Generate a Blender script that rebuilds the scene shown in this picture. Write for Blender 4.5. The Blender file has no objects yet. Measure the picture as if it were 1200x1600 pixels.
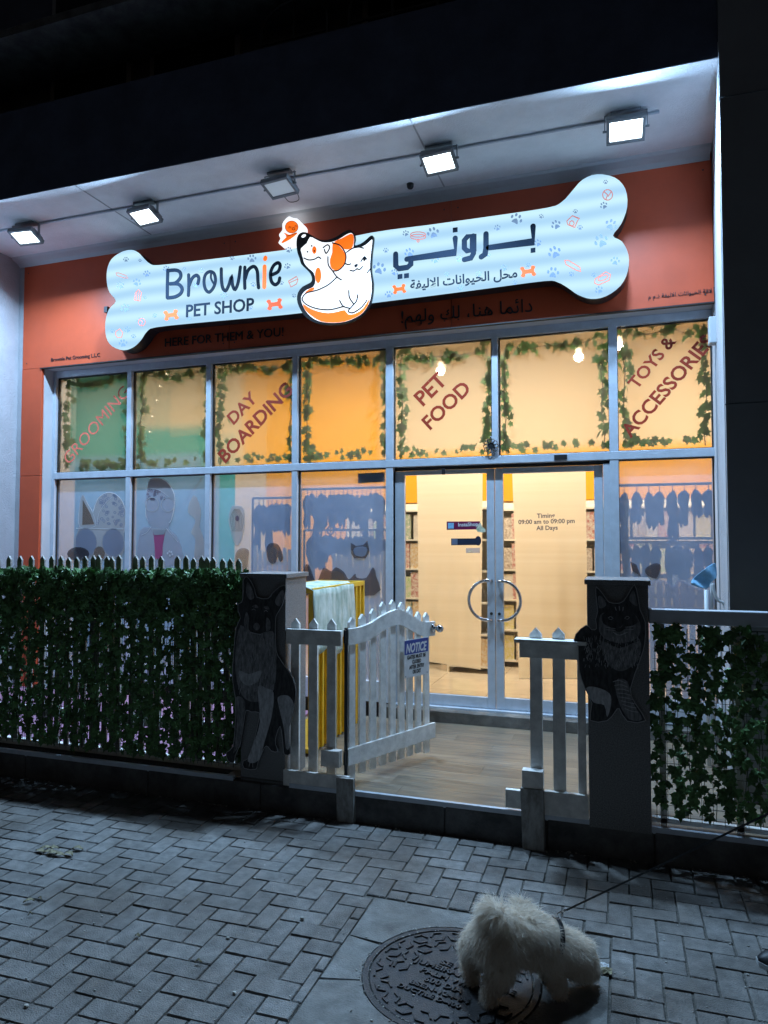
import bpy, math, random
from mathutils import Vector, Matrix
from mathutils.geometry import tessellate_polygon
random.seed(7)
PI = math.pi
S = bpy.context.scene
COL = S.collection

# ------------------------------------------------------------------ camera
HC, YAW, PITCH, FPX = 1.70, .325, .041, 1105.0
cam_d = bpy.data.cameras.new('camera'); cam = bpy.data.objects.new('camera', cam_d); COL.objects.link(cam)
cam.location = (0, 0, HC); cam.rotation_euler = (PI/2 + PITCH, 0, YAW)
cam_d.sensor_fit = 'VERTICAL'; cam_d.sensor_height = 24.0; cam_d.lens = FPX*24.0/1600.0
cam_d.clip_start = .05; cam_d.clip_end = 400
S.camera = cam
# ------------------------------------------------------------------ night sky, faint added fill sun, exposure
w = bpy.data.worlds.new('World'); S.world = w; w.use_nodes = True
nt = w.node_tree; bg = nt.nodes['Background']
sky = nt.nodes.new('ShaderNodeTexSky'); sky.sky_type = 'NISHITA'; sky.sun_disc = False
sky.sun_elevation = math.radians(-4); sky.sun_rotation = math.radians(150)
nt.links.new(sky.outputs[0], bg.inputs[0]); bg.inputs[1].default_value = 0.30
sl = bpy.data.lights.new('fill_sun', 'SUN'); sl.energy = .012; sl.angle = math.radians(.5); sl.color = (.8, .88, 1)  # added fill sun from behind the camera, faintly brightens the pillar fronts
slo = bpy.data.objects.new('fill_sun', sl); COL.objects.link(slo); slo.rotation_euler = (math.radians(50), 0, math.radians(-30))
S.view_settings.view_transform = 'Standard'; S.view_settings.look = 'None'
S.view_settings.exposure = 0; S.view_settings.gamma = 1; S.view_settings.use_curve_mapping = False
S.render.engine = 'CYCLES'
S.cycles.max_bounces = 8; S.cycles.diffuse_bounces = 4; S.cycles.glossy_bounces = 3
S.cycles.transparent_max_bounces = 16; S.cycles.transmission_bounces = 4
S.cycles.sample_clamp_indirect = 6; S.cycles.caustics_reflective = False; S.cycles.caustics_refractive = False
S.cycles.use_denoising = True
FLOOD_W, SHOP_W, ROOM_W = 134.0, 74.0, 40.0

# ------------------------------------------------------------------ helpers
_f = Vector((-math.sin(YAW)*math.cos(PITCH), math.cos(YAW)*math.cos(PITCH), math.sin(PITCH)))
_r = Vector((math.cos(YAW), math.sin(YAW), 0)); _u = _r.cross(_f); _C = Vector((0, 0, HC))
def P(px, py, X=None, Y=None, Z=None):
    """point of a real plane (x=X, y=Y or z=Z) measured at a position of the 1200x1600 survey photo"""
    d = _r*((px-600)/FPX) + _u*(-(py-800)/FPX) + _f
    t = (Y-_C.y)/d.y if Y is not None else (Z-_C.z)/d.z if Z is not None else (X-_C.x)/d.x
    return _C + d*t
def in_view(p, m=40):
    q = Vector(p)-_C; z = q.dot(_f)
    if z < .2: return False, 99
    x = 600+FPX*q.dot(_r)/z; y = 800-FPX*q.dot(_u)/z
    return (-m < x < 1200+m and -m < y < 1600+m), z

def lin(c): return tuple((v/12.92 if v <= .04045 else ((v+.055)/1.055)**2.4) for v in c)
MATS = {}
def mat(name, col, rough=.6, metal=0, var=.0, vscale=8, bump=0, bscale=60, emit=None, es=0, spec=.5, rnd=0, stretch=None, col2=None, alpha=None, big=0):
    m = bpy.data.materials.new(name); m.use_nodes = True; t = m.node_tree; b = t.nodes['Principled BSDF']
    b.inputs['Roughness'].default_value = rough; b.inputs['Metallic'].default_value = metal
    b.inputs['Specular IOR Level'].default_value = spec
    b.inputs['Base Color'].default_value = (*col, 1)
    N = t.nodes.new; L = t.links.new
    geo = N('ShaderNodeNewGeometry'); vec = geo.outputs['Position']
    if stretch:
        mp = N('ShaderNodeMapping'); mp.inputs['Scale'].default_value = stretch; L(vec, mp.inputs[0]); vec = mp.outputs[0]
    cur = None
    if var or col2:
        n = N('ShaderNodeTexNoise'); n.inputs['Scale'].default_value = vscale; n.inputs['Detail'].default_value = 6; n.inputs['Roughness'].default_value = .65
        L(vec, n.inputs['Vector'])
        mx = N('ShaderNodeMix'); mx.data_type = 'RGBA'
        rp = N('ShaderNodeMapRange'); rp.inputs[1].default_value = .35; rp.inputs[2].default_value = .65; L(n.outputs[0], rp.inputs[0]); L(rp.outputs[0], mx.inputs[0])
        if col2: a, c = col, col2
        else: a = tuple(v*(1-var) for v in col); c = tuple(min(1, v*(1+var)) for v in col)
        mx.inputs[6].default_value = (*a, 1); mx.inputs[7].default_value = (*c, 1); cur = mx.outputs[2]
    if rnd:
        oi = N('ShaderNodeObjectInfo'); ad = N('ShaderNodeMath'); ad.operation = 'ADD'; L(oi.outputs['Random'], ad.inputs[0]); L(geo.outputs['Random Per Island'], ad.inputs[1])
        fr = N('ShaderNodeMath'); fr.operation = 'FRACT'; L(ad.outputs[0], fr.inputs[0])
        mr = N('ShaderNodeMapRange'); mr.inputs[3].default_value = 1-rnd; mr.inputs[4].default_value = 1+rnd; L(fr.outputs[0], mr.inputs[0])
        m2 = N('ShaderNodeMix'); m2.data_type = 'RGBA'; m2.blend_type = 'MULTIPLY'; m2.inputs[0].default_value = 1
        if cur: L(cur, m2.inputs[6])
        else: m2.inputs[6].default_value = (*col, 1)
        L(mr.outputs[0], m2.inputs[7]); cur = m2.outputs[2]
    if big:
        n3 = N('ShaderNodeTexNoise'); n3.inputs['Scale'].default_value = big; n3.inputs['Detail'].default_value = 4; L(geo.outputs['Position'], n3.inputs['Vector'])
        r3 = N('ShaderNodeMapRange'); r3.inputs[1].default_value = .36; r3.inputs[2].default_value = .62; L(n3.outputs[0], r3.inputs[0])
        m3 = N('ShaderNodeMix'); m3.data_type = 'RGBA'; m3.inputs[6].default_value = (.55, .50, .46, 1); m3.inputs[7].default_value = (1.1, 1.12, 1.15, 1); L(r3.outputs[0], m3.inputs[0])
        m4 = N('ShaderNodeMix'); m4.data_type = 'RGBA'; m4.blend_type = 'MULTIPLY'; m4.inputs[0].default_value = 1; L(cur, m4.inputs[6]); L(m3.outputs[2], m4.inputs[7]); cur = m4.outputs[2]
    if cur: L(cur, b.inputs['Base Color'])
    if bump:
        n2 = N('ShaderNodeTexNoise'); n2.inputs['Scale'].default_value = bscale; n2.inputs['Detail'].default_value = 5; L(vec, n2.inputs['Vector'])
        bp = N('ShaderNodeBump'); bp.inputs['Strength'].default_value = bump; bp.inputs['Distance'].default_value = .01; L(n2.outputs[0], bp.inputs['Height']); L(bp.outputs[0], b.inputs['Normal'])
    if emit:
        b.inputs['Emission Color'].default_value = (*emit, 1); b.inputs['Emission Strength'].default_value = es
    MATS[name] = m
    return m
def mixmat(name, build):
    m = bpy.data.materials.new(name); m.use_nodes = True; t = m.node_tree; t.nodes.clear()
    o = t.nodes.new('ShaderNodeOutputMaterial'); t.links.new(build(t), o.inputs[0]); MATS[name] = m; return m

class MB:
    def __init__(s): s.v = []; s.f = []
    def add(s, vs, fs):
        n = len(s.v); s.v += [Vector(v) for v in vs]; s.f += [tuple(i+n for i in f) for f in fs]; return s
    def box(s, a, b):
        x0, y0, z0 = a; x1, y1, z1 = b
        if x0 > x1: x0, x1 = x1, x0
        if y0 > y1: y0, y1 = y1, y0
        if z0 > z1: z0, z1 = z1, z0
        return s.add([(x0,y0,z0),(x1,y0,z0),(x1,y1,z0),(x0,y1,z0),(x0,y0,z1),(x1,y0,z1),(x1,y1,z1),(x0,y1,z1)],
                     [(0,3,2,1),(4,5,6,7),(0,1,5,4),(1,2,6,5),(2,3,7,6),(3,0,4,7)])
    def obox(s, o, a, b, c):
        o, a, b, c = Vector(o), Vector(a), Vector(b), Vector(c)
        return s.add([o, o+a, o+a+b, o+b, o+c, o+a+c, o+a+b+c, o+b+c], [(0,3,2,1),(4,5,6,7),(0,1,5,4),(1,2,6,5),(2,3,7,6),(3,0,4,7)])
    def quad(s, *p): return s.add(p, [tuple(range(len(p)))])
    def prism(s, O, U, V, N, pts):
        O, U, V, N = Vector(O), Vector(U), Vector(V), Vector(N)
        n = len(pts); A = [O+U*x+V*y for x, y in pts]; B = [p+N for p in A]
        tr = tessellate_polygon([[Vector((x, y, 0)) for x, y in pts]])
        fs = [tuple(t) for t in tr]+[tuple(i+n for i in t[::-1]) for t in tr]+[(i, (i+1) % n, (i+1) % n+n, i+n) for i in range(n)]
        return s.add(A+B, fs)
    def tube(s, pts, r, k=8, closed=False):
        pts = [Vector(p) for p in pts]; n = len(pts); rings = []; up = None
        for i, p in enumerate(pts):
            a = pts[i-1] if (i or closed) else p; b = pts[(i+1) % n] if (i < n-1 or closed) else p
            d = (b-a).normalized()
            if up is None: up = d.orthogonal().normalized()
            up = (up-d*up.dot(d)).normalized(); q = d.cross(up); rr = r[i] if isinstance(r, (list, tuple)) else r
            rings.append([p+(up*math.cos(2*PI*j/k)+q*math.sin(2*PI*j/k))*rr for j in range(k)])
        vs = [v for R in rings for v in R]; fs = []
        for i in range(n if closed else n-1):
            i2 = (i+1) % n
            for j in range(k): fs.append((i*k+j, i*k+(j+1) % k, i2*k+(j+1) % k, i2*k+j))
        if not closed: fs += [tuple(range(k))[::-1], tuple((n-1)*k+j for j in range(k))]
        return s.add(vs, fs)
    def lathe(s, c, prof, k=32, axis='z'):
        c = Vector(c); n = len(prof); vs = []
        for r, h in prof:
            for j in range(k):
                a = 2*PI*j/k
                vs.append(c+(Vector((r*math.cos(a), r*math.sin(a), h)) if axis == 'z' else Vector((r*math.cos(a), -h, r*math.sin(a)))))
        fs = [(i*k+j, i*k+(j+1) % k, (i+1)*k+(j+1) % k, (i+1)*k+j) for i in range(n-1) for j in range(k)]
        fs += [tuple(range(k))[::-1], tuple((n-1)*k+j for j in range(k))]
        return s.add(vs, fs)
    def ball(s, c, rx, ry=None, rz=None, k=12):
        ry = ry or rx; rz = rz or rx; n = max(4, k//2); vs = []; c = Vector(c)
        for i in range(n+1):
            a = PI*i/n
            for j in range(k): vs.append(c+Vector((rx*math.sin(a)*math.cos(2*PI*j/k), ry*math.sin(a)*math.sin(2*PI*j/k), rz*math.cos(a))))
        return s.add(vs, [(i*k+j, (i+1)*k+j, (i+1)*k+(j+1) % k, i*k+(j+1) % k) for i in range(n) for j in range(k)])
    def mesh(s, name, off=(0, 0, 0)):
        off = Vector(off); me = bpy.data.meshes.new(name); me.from_pydata([tuple(v-off) for v in s.v], [], s.f); me.validate(); me.update(); return me
WO = {}
def T(name, label, cat, loc=(0, 0, 0), group=None):
    o = bpy.data.objects.new(name, None); COL.objects.link(o); o.location = loc; o.empty_display_size = .1
    o['label'] = label; o['category'] = cat
    if group: o['group'] = group
    WO[o] = Vector(loc); return o
def obj(name, mb, m, parent=None, smooth=False, bevel=0, label=None):
    if parent is None:
        xs = [v.x for v in mb.v]; ys = [v.y for v in mb.v]; zs = [v.z for v in mb.v]
        off = Vector(((min(xs)+max(xs))/2, (min(ys)+max(ys))/2, min(zs)))
    else: off = WO[parent]
    me = mb.mesh(name, off); me.materials.append(m)
    if smooth: me.polygons.foreach_set('use_smooth', [True]*len(me.polygons))
    o = bpy.data.objects.new(name, me); COL.objects.link(o)
    if parent is None: o.location = off
    else: o.parent = parent
    WO[o] = off
    if bevel:
        b = o.modifiers.new('Bevel', 'BEVEL'); b.width = bevel; b.segments = 2; b.limit_method = 'ANGLE'
    if label: o['label'] = label
    return o
def tag(o, label, cat, group=None):
    o['label'] = label; o['category'] = cat
    if group: o['group'] = group
    return o
def struct(name, mb, m, **k):
    o = obj(name, mb, m, **k); o['kind'] = 'structure'; return o
def dup(root, loc, label=None, rotz=None):
    r = root.copy(); COL.objects.link(r); r.location = loc; WO[r] = Vector(loc)
    if label: r['label'] = label
    if rotz is not None: r.rotation_euler.z = rotz
    for ch in list(root.children):
        c = ch.copy(); COL.objects.link(c); c.parent = r
        for g in list(ch.children):
            d = g.copy(); COL.objects.link(d); d.parent = c
    return r
def smoothpts(pts, closed=True, n=5):
    m = len(pts); out = []; V = [Vector(p) for p in pts]
    for i in range(m if closed else m-1):
        g = lambda j: V[j % m] if closed else V[max(0, min(m-1, j))]
        p0, p1, p2, p3 = g(i-1), g(i), g(i+1), g(i+2)
        for k in range(n):
            t = k/n
            out.append(.5*((2*p1)+(p2-p0)*t+(2*p0-5*p1+4*p2-p3)*t*t+(3*p1-p0-3*p2+p3)*t*t*t))
    if not closed: out.append(V[-1])
    return [tuple(p) for p in out]
XZ = (Vector((1, 0, 0)), Vector((0, 0, 1)))
def on_plane(pts, Y): return [(q.x, q.z) for q in (P(x, y, Y=Y) for x, y in pts)]
def plate(mb, pts, Y, th=.004, smooth=0, closed=True):
    """pts: photo positions on the plane y=Y; solid of thickness th standing proud towards the street"""
    q = on_plane(pts, Y)
    if smooth: q = smoothpts(q, True, smooth)
    return mb.prism((0, Y, 0), *XZ, (0, -th, 0), q)
def stroke(mb, pts, wd, Y, th=.003, closed=False, smooth=4, raw=False):
    q = pts if raw else on_plane(pts, Y)
    if smooth: q = smoothpts(q, closed, smooth)
    V = [Vector(p) for p in q]; n = len(V); L = []; R = []
    for i, p in enumerate(V):
        a = V[i-1] if (i or closed) else p; b = V[(i+1) % n] if (i < n-1 or closed) else p
        d = (b-a); d = d.normalized() if d.length > 1e-9 else Vector((1, 0)); nn = Vector((-d.y, d.x))*wd/2
        if i not in (0, n-1) or closed:
            d1 = (p-V[i-1]); d2 = (V[(i+1) % n]-p)
            if d1.length > 1e-9 and d2.length > 1e-9:
                c = max(.55, math.cos(d1.angle(d2)/2)); nn /= c
        L.append(p+nn); R.append(p-nn)
    if closed:
        for i in range(n):
            j = (i+1) % n; mb.prism((0, Y, 0), *XZ, (0, -th, 0), [tuple(R[i]), tuple(R[j]), tuple(L[j]), tuple(L[i])])
        return mb
    def cap(c, frm, to):
        a0 = math.atan2(frm.y-c.y, frm.x-c.x)
        return [Vector((c.x+math.cos(a0-PI*k/6)*wd/2, c.y+math.sin(a0-PI*k/6)*wd/2)) for k in range(1, 6)]
    vs = []; fs = []
    for y in (Y-th, Y):
        for a, b in zip(L, R): vs += [(a.x, y, a.y), (b.x, y, b.y)]
    m = 2*n
    for i in range(n-1):
        a = 2*i; fs += [(a, a+1, a+3, a+2), (a, a+2, a+2+m, a+m), (a+1, a+1+m, a+3+m, a+3)]
    mb.add(vs, fs)
    for c, frm, to in ((V[-1], L[-1], R[-1]), (V[0], R[0], L[0])):
        pts2 = [frm]+cap(c, frm, to)+[to]; k = len(pts2)
        mb.add([(p.x, Y-th, p.y) for p in pts2]+[(p.x, Y, p.y) for p in pts2], [tuple(range(k))]+[(i, i+1, i+1+k, i+k) for i in range(k-1)])
    return mb
def ring_pts(cx, cy, rx, ry, n=14, rot=0):
    return [(cx+rx*math.cos(2*PI*i/n)*math.cos(rot)-ry*math.sin(2*PI*i/n)*math.sin(rot), cy+rx*math.cos(2*PI*i/n)*math.sin(rot)+ry*math.sin(2*PI*i/n)*math.cos(rot)) for i in range(n)]
AR = {'ا':(0xFE8D,0xFE8E,0,0),'ب':(0xFE8F,0xFE90,0xFE91,0xFE92),'ت':(0xFE95,0xFE96,0xFE97,0xFE98),'ح':(0xFEA1,0xFEA2,0xFEA3,0xFEA4),'د':(0xFEA9,0xFEAA,0,0),'ذ':(0xFEAB,0xFEAC,0,0),'ر':(0xFEAD,0xFEAE,0,0),'ف':(0xFED1,0xFED2,0xFED3,0xFED4),'ق':(0xFED5,0xFED6,0xFED7,0xFED8),'ك':(0xFED9,0xFEDA,0xFEDB,0xFEDC),'ل':(0xFEDD,0xFEDE,0xFEDF,0xFEE0),'م':(0xFEE1,0xFEE2,0xFEE3,0xFEE4),'ن':(0xFEE5,0xFEE6,0xFEE7,0xFEE8),'ه':(0xFEE9,0xFEEA,0xFEEB,0xFEEC),'و':(0xFEED,0xFEEE,0,0),'ي':(0xFEF1,0xFEF2,0xFEF3,0xFEF4),'ة':(0xFE93,0xFE94,0,0),'ئ':(0xFE89,0xFE8A,0xFE8B,0xFE8C),'\ue000':(0xFEFB,0xFEFC,0,0)}
def arabic(t):
    t = t.replace('لا', '\ue000'); o = ''
    for i, c in enumerate(t):
        if c not in AR: o += c; continue
        p = i > 0 and t[i-1] in AR and AR[t[i-1]][2]; n = i+1 < len(t) and t[i+1] in AR and AR[c][2]; f = AR[c]
        o += chr(f[3] if p and n else f[1] if p else f[2] if n else f[0])
    return o[::-1]
def text(name, body, A, B, up, m, parent, h=None, th=.002, bold=0.0, shear=0, spacing=1, res=3):
    """lettering from A to B (baseline, world), 'up' the direction of the letters' height, thickness th along A->B x up"""
    c = bpy.data.curves.new(name, 'FONT'); c.body = body; c.offset = bold; c.shear = shear; c.space_character = spacing; c.resolution_u = res
    c.extrude = .5; o = bpy.data.objects.new(name, c); COL.objects.link(o); bpy.context.view_layer.update()
    me = bpy.data.meshes.new_from_object(o.evaluated_get(bpy.context.evaluated_depsgraph_get()))
    bpy.data.objects.remove(o); bpy.data.curves.remove(c)
    A, B, up = Vector(A), Vector(B), Vector(up).normalized(); d = B-A; W = d.length; d.normalize(); up = (up-d*up.dot(d)).normalized(); n = d.cross(up)
    xs = [v.co.x for v in me.vertices]; x0, x1 = min(xs), max(xs); sc = W/(x1-x0); sy = (h/.72 if h else sc)
    off = WO[parent]
    for v in me.vertices: v.co = A+d*(v.co.x-x0)*sc+up*v.co.y*sy+n*(v.co.z+.5)*th-off
    me.materials.clear(); me.materials.append(m); me.name = name
    o = bpy.data.objects.new(name, me); COL.objects.link(o); o.parent = parent; WO[o] = off
    return o

# ------------------------------------------------------------------ materials
M = MATS
mat('paver', (.178, .168, .156), .6, var=.30, vscale=16, bump=.8, bscale=170, rnd=.15, big=1.5)
mat('joint', (.115, .108, .095), .9, var=.5, vscale=90, bump=.8, bscale=300)
mat('concrete', (.155, .15, .138), .7, var=.3, vscale=11, bump=.5, bscale=130, big=2.4)
mat('kerb', (.11, .11, .11), .8, var=.4, vscale=7, bump=.6, bscale=80)
mat('asphalt', (.05, .05, .05), .9, var=.3, vscale=30)
mat('iron', (.028, .028, .032), .42, .5, col2=(.05, .047, .046), vscale=28, bump=.5, bscale=200)
mat('orange_panel', (.54, .078, .024), .5, var=.08, vscale=2.5, bump=.03, bscale=20)
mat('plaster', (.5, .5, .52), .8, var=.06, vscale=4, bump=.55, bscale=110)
mat('plaster_lit', (.8, .81, .84), .8, var=.06, vscale=4, bump=.55, bscale=110)  # same plaster, lightened: brightness of the lit soffit put into the colour
mat('plaster_dimmed', (.4, .4, .42), .8, var=.08, vscale=5, bump=.8, bscale=90)  # same plaster, darkened in colour where the lamps make it too bright
mat('plaster_smooth', (.5, .5, .52), .7, var=.07, vscale=2, bump=.1, bscale=60)
mat('dark_wall', (.08, .10, .16), .8, var=.2, vscale=3, bump=.3, bscale=80)
mat('dark_clad', (.25, .265, .285), .6, var=.08, vscale=2)
mat('dark_glass', (.01, .011, .014), .15)
mat('aluminium', (.55, .60, .67), .42, .25, var=.07, vscale=12, bump=.05, bscale=90)
mat('gasket', (.02, .02, .02), .6)
mat('granite', (.26, .26, .26), .45, col2=(.1, .1, .105), vscale=160, bump=.1, bscale=200)
mat('white_paint', (.80, .79, .76), .5, var=.16, vscale=14, bump=.15, bscale=90)
mat('worn_paint', (.45, .45, .44), .6, col2=(.2, .19, .17), vscale=26, bump=.5, bscale=60, stretch=(1, 1, .4))
mat('plank', (.28, .21, .14), .3, col2=(.15, .125, .1), vscale=9, bump=.1, bscale=60, stretch=(.35, 4, 1), rnd=.16)
mat('pink_mat', (.30, .15, .24), .8, var=.1, vscale=10)
mat('chrome', (.6, .6, .62), .14, 1)
mat('dark_steel', (.05, .055, .06), .4, .7)
mat('black', (.008, .009, .012), .5)
mat('ink', (.012, .02, .035), .8, spec=.1)
mat('sign_side', (.012, .012, .014), .4)
mat('navy', (.012, .02, .045), .5)
mat('paw_blue', (.05, .09, .16), .5, emit=(.17, .28, .46), es=1)
mat('line_red', (.4, .08, .05), .5, emit=(.62, .2, .2), es=.9)
mat('glow_orange', (.8, .16, .01), .5, emit=(1, .16, .006), es=.95)
mat('glow_red', (.7, .08, .01), .5, emit=(.85, .085, .006), es=.9)
mat('glow_white', (.8, .8, .8), .5, emit=(.93, .97, 1), es=1.1)
mat('lamp_glow', (.8, .8, .8), .3, emit=(.82, .95, 1), es=7)
mat('lamp_dim', (.55, .6, .65), .25, emit=(.7, .85, 1), es=.22)
mat('lamp_body', (.2, .22, .24), .45, .4)
mat('ivy_leaf', (.085, .19, .06), .5, rnd=.5, var=.3, vscale=60)
def _gleaf(t):
    N = t.nodes.new; L = t.links.new
    oi = N('ShaderNodeObjectInfo'); mx = N('ShaderNodeMix'); mx.data_type = 'RGBA'; mx.inputs[6].default_value = (.05, .16, .06, 1); mx.inputs[7].default_value = (.13, .30, .10, 1); L(oi.outputs['Random'], mx.inputs[0])
    d = N('ShaderNodeBsdfDiffuse'); l = N('ShaderNodeBsdfTranslucent'); L(mx.outputs[2], d.inputs[0]); L(mx.outputs[2], l.inputs[0])
    a = N('ShaderNodeMixShader'); a.inputs[0].default_value = .4; L(d.outputs[0], a.inputs[1]); L(l.outputs[0], a.inputs[2]); return a.outputs[0]
mixmat('garland_leaf', _gleaf)
mat('ivy_stem', (.03, .045, .02), .7)
mat('wire', (.02, .028, .02), .5, .3)
mat('yellow_metal', (.7, .42, .02), .45, var=.12, vscale=12)
mat('cloth_green', (.24, .33, .25), .85, col2=(.66, .7, .64), vscale=13, bump=.3, bscale=60, stretch=(1, 1, .35))
mat('cloth_blue', (.2, .42, .62), .8, var=.2, vscale=20, bump=.2, bscale=200)
mat('hose', (.5, .53, .55), .4)
mat('wall_teal', (.03, .38, .33), .8)
mat('wall_orange', (.92, .42, .012), .8)
mat('wall_cream', (.78, .55, .28), .8)
mat('wall_pale', (.74, .58, .36), .8)
mat('wall_cool', (.16, .38, .56), .8)
mat('ceiling_white', (.75, .68, .55), .8)
mat('tile', (.62, .5, .34), .18, var=.1, vscale=3)
mat('lamp_warm', (.9, .8, .6), .5, emit=(1, .82, .52), es=3)
mat('dark_cloth', (.028, .042, .085), .9, rnd=.9, var=.3, vscale=20)
mat('shelf', (.85, .78, .62), .5)
for i, c in enumerate([(.85, .72, .06), (.62, .12, .07), (.8, .66, .48), (.25, .42, .2), (.8, .45, .08), (.4, .26, .16), (.85, .8, .7), (.5, .72, .2)]): mat('pack%d' % i, tuple(v*.75+.08 for v in c), .4, col2=(.8, .72, .58), vscale=34)
mat('vinyl_red', (.34, .032, .012), .5)
mat('vinyl_pink', (.85, .17, .11), .5)
mat('vinyl_grey', (.09, .09, .1), .5)
DEC_pale = ((.72, .76, .84), .5)
DEC_line = ((.25, .2, .3), 0.4)
DEC_grey = ((.60, .70, .95), .62)
DEC_pink = ((.7, .16, .38), 0.35)
DEC_tan = ((.5, .36, .3), .62)
DEC_dark = ((.12, .11, .14), .5)
mat('white_board', (.7, .71, .72), .4, var=.05, vscale=20)
mat('sign_blue', (.03, .06, .3), .4)
mat('fur_dark', (.02, .02, .022), .8, col2=(.075, .075, .078), vscale=60, stretch=(1, 1, .3))
mat('fur_mid', (.10, .10, .104), .8, col2=(.32, .32, .33), vscale=70, stretch=(1, 1, .3))
mat('fur_light', (.32, .325, .34), .8, col2=(.62, .63, .65), vscale=70, stretch=(1, 1, .3))
mat('board_edge', (.45, .45, .46), .6)
mat('dog_skin', (.7, .62, .53), .9)
def _fur(t):
    N = t.nodes.new; L = t.links.new
    geo = N('ShaderNodeNewGeometry'); mx = N('ShaderNodeMix'); mx.data_type = 'RGBA'; mx.inputs[6].default_value = (.80, .70, .58, 1); mx.inputs[7].default_value = (1.0, .95, .88, 1); L(geo.outputs['Random Per Island'], mx.inputs[0])
    d = N('ShaderNodeBsdfDiffuse'); l = N('ShaderNodeBsdfTranslucent'); L(mx.outputs[2], d.inputs[0]); L(mx.outputs[2], l.inputs[0])
    a = N('ShaderNodeMixShader'); a.inputs[0].default_value = .5; L(d.outputs[0], a.inputs[1]); L(l.outputs[0], a.inputs[2]); return a.outputs[0]
mixmat('dog_fur', _fur)
mat('plum', (.16, .01, .06), .4)
mat('leaf_dry', (.24, .21, .13), .8, var=.4, vscale=80)
mat('pebble', (.4, .38, .34), .8, rnd=.4)
mat('shoe', (.015, .015, .018), .5)
mat('rubber', (.4, .4, .4), .6)

def _sign(t):
    N = t.nodes.new; L = t.links.new
    geo = N('ShaderNodeNewGeometry'); mp = N('ShaderNodeMapping'); mp.inputs['Scale'].default_value = (.35, 1, 1); L(geo.outputs['Position'], mp.inputs[0])
    wv = N('ShaderNodeTexWave'); wv.wave_type = 'BANDS'; wv.bands_direction = 'Z'; wv.inputs['Scale'].default_value = 2.0; wv.inputs['Distortion'].default_value = 1.6; wv.inputs['Detail'].default_value = 1; wv.inputs['Detail Scale'].default_value = 1.2
    L(mp.outputs[0], wv.inputs['Vector'])
    mx = N('ShaderNodeMix'); mx.data_type = 'RGBA'; mx.inputs[6].default_value = (.44, .72, .97, 1); mx.inputs[7].default_value = (.62, .92, 1.05, 1); L(wv.outputs['Fac'], mx.inputs[0])
    e = N('ShaderNodeEmission'); L(mx.outputs[2], e.inputs[0]); e.inputs[1].default_value = 1.0
    return e.outputs[0]
mixmat('sign_face', _sign)
def _glassy(tr, dcol, tl, gloss, tcol=(1, 1, 1), noise=0):
    def f(t):
        N = t.nodes.new; L = t.links.new
        d = N('ShaderNodeBsdfDiffuse'); d.inputs[0].default_value = (*dcol, 1)
        l = N('ShaderNodeBsdfTranslucent'); l.inputs[0].default_value = (*dcol, 1)
        a = N('ShaderNodeMixShader'); a.inputs[0].default_value = tl; L(d.outputs[0], a.inputs[1]); L(l.outputs[0], a.inputs[2])
        p = N('ShaderNodeBsdfTransparent'); p.inputs[0].default_value = (*tcol, 1)
        b = N('ShaderNodeMixShader'); b.inputs[0].default_value = tr; L(a.outputs[0], b.inputs[1]); L(p.outputs[0], b.inputs[2])
        if noise:
            geo = N('ShaderNodeNewGeometry'); n = N('ShaderNodeTexNoise'); n.inputs['Scale'].default_value = noise; n.inputs['Detail'].default_value = 4; L(geo.outputs['Position'], n.inputs['Vector'])
            mr = N('ShaderNodeMapRange'); mr.inputs[3].default_value = tr-.14; mr.inputs[4].default_value = tr+.14; L(n.outputs[0], mr.inputs[0]); L(mr.outputs[0], b.inputs[0])
        g = N('ShaderNodeBsdfGlossy'); g.inputs['Roughness'].default_value = .05; g.inputs['Color'].default_value = (gloss*6,)*3+(1,)
        lw = N('ShaderNodeFresnel'); lw.inputs[0].default_value = 1.45
        c = N('ShaderNodeMixShader'); L(lw.outputs[0], c.inputs[0]); L(b.outputs[0], c.inputs[1]); L(g.outputs[0], c.inputs[2]); return c.outputs[0]
    return f
def _frost(t):
    N = t.nodes.new; L = t.links.new
    d = N('ShaderNodeBsdfDiffuse'); d.inputs[0].default_value = (.3, .3, .3, 1); l = N('ShaderNodeBsdfTranslucent'); l.inputs[0].default_value = (.30, .285, .25, 1)
    a = N('ShaderNodeMixShader'); a.inputs[0].default_value = .92; L(d.outputs[0], a.inputs[1]); L(l.outputs[0], a.inputs[2])
    r = N('ShaderNodeBsdfRefraction'); r.inputs['IOR'].default_value = 1.22; r.inputs['Roughness'].default_value = .3; r.inputs['Color'].default_value = (1, 1, 1, 1)
    b = N('ShaderNodeMixShader'); b.inputs[0].default_value = .66; L(a.outputs[0], b.inputs[1]); L(r.outputs[0], b.inputs[2])
    p = N('ShaderNodeBsdfTransparent'); c = N('ShaderNodeMixShader'); c.inputs[0].default_value = .16; L(b.outputs[0], c.inputs[1]); L(p.outputs[0], c.inputs[2]); return c.outputs[0]
mixmat('frosted', _frost)
mixmat('film', _glassy(.58, (.42, .60, .92), .3, .08, tcol=(.9, .92, 1), noise=3))
for n_, d_ in (('white', ((.9, .93, 1), .25)), ('pale', DEC_pale), ('line', DEC_line), ('grey', DEC_grey), ('pink', DEC_pink), ('tan', DEC_tan), ('dark', DEC_dark)): mixmat('decal_'+n_, _glassy(d_[1], d_[0], .4, .0))
mixmat('clear', _glassy(.97, (.5, .5, .5), .5, .1))
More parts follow.
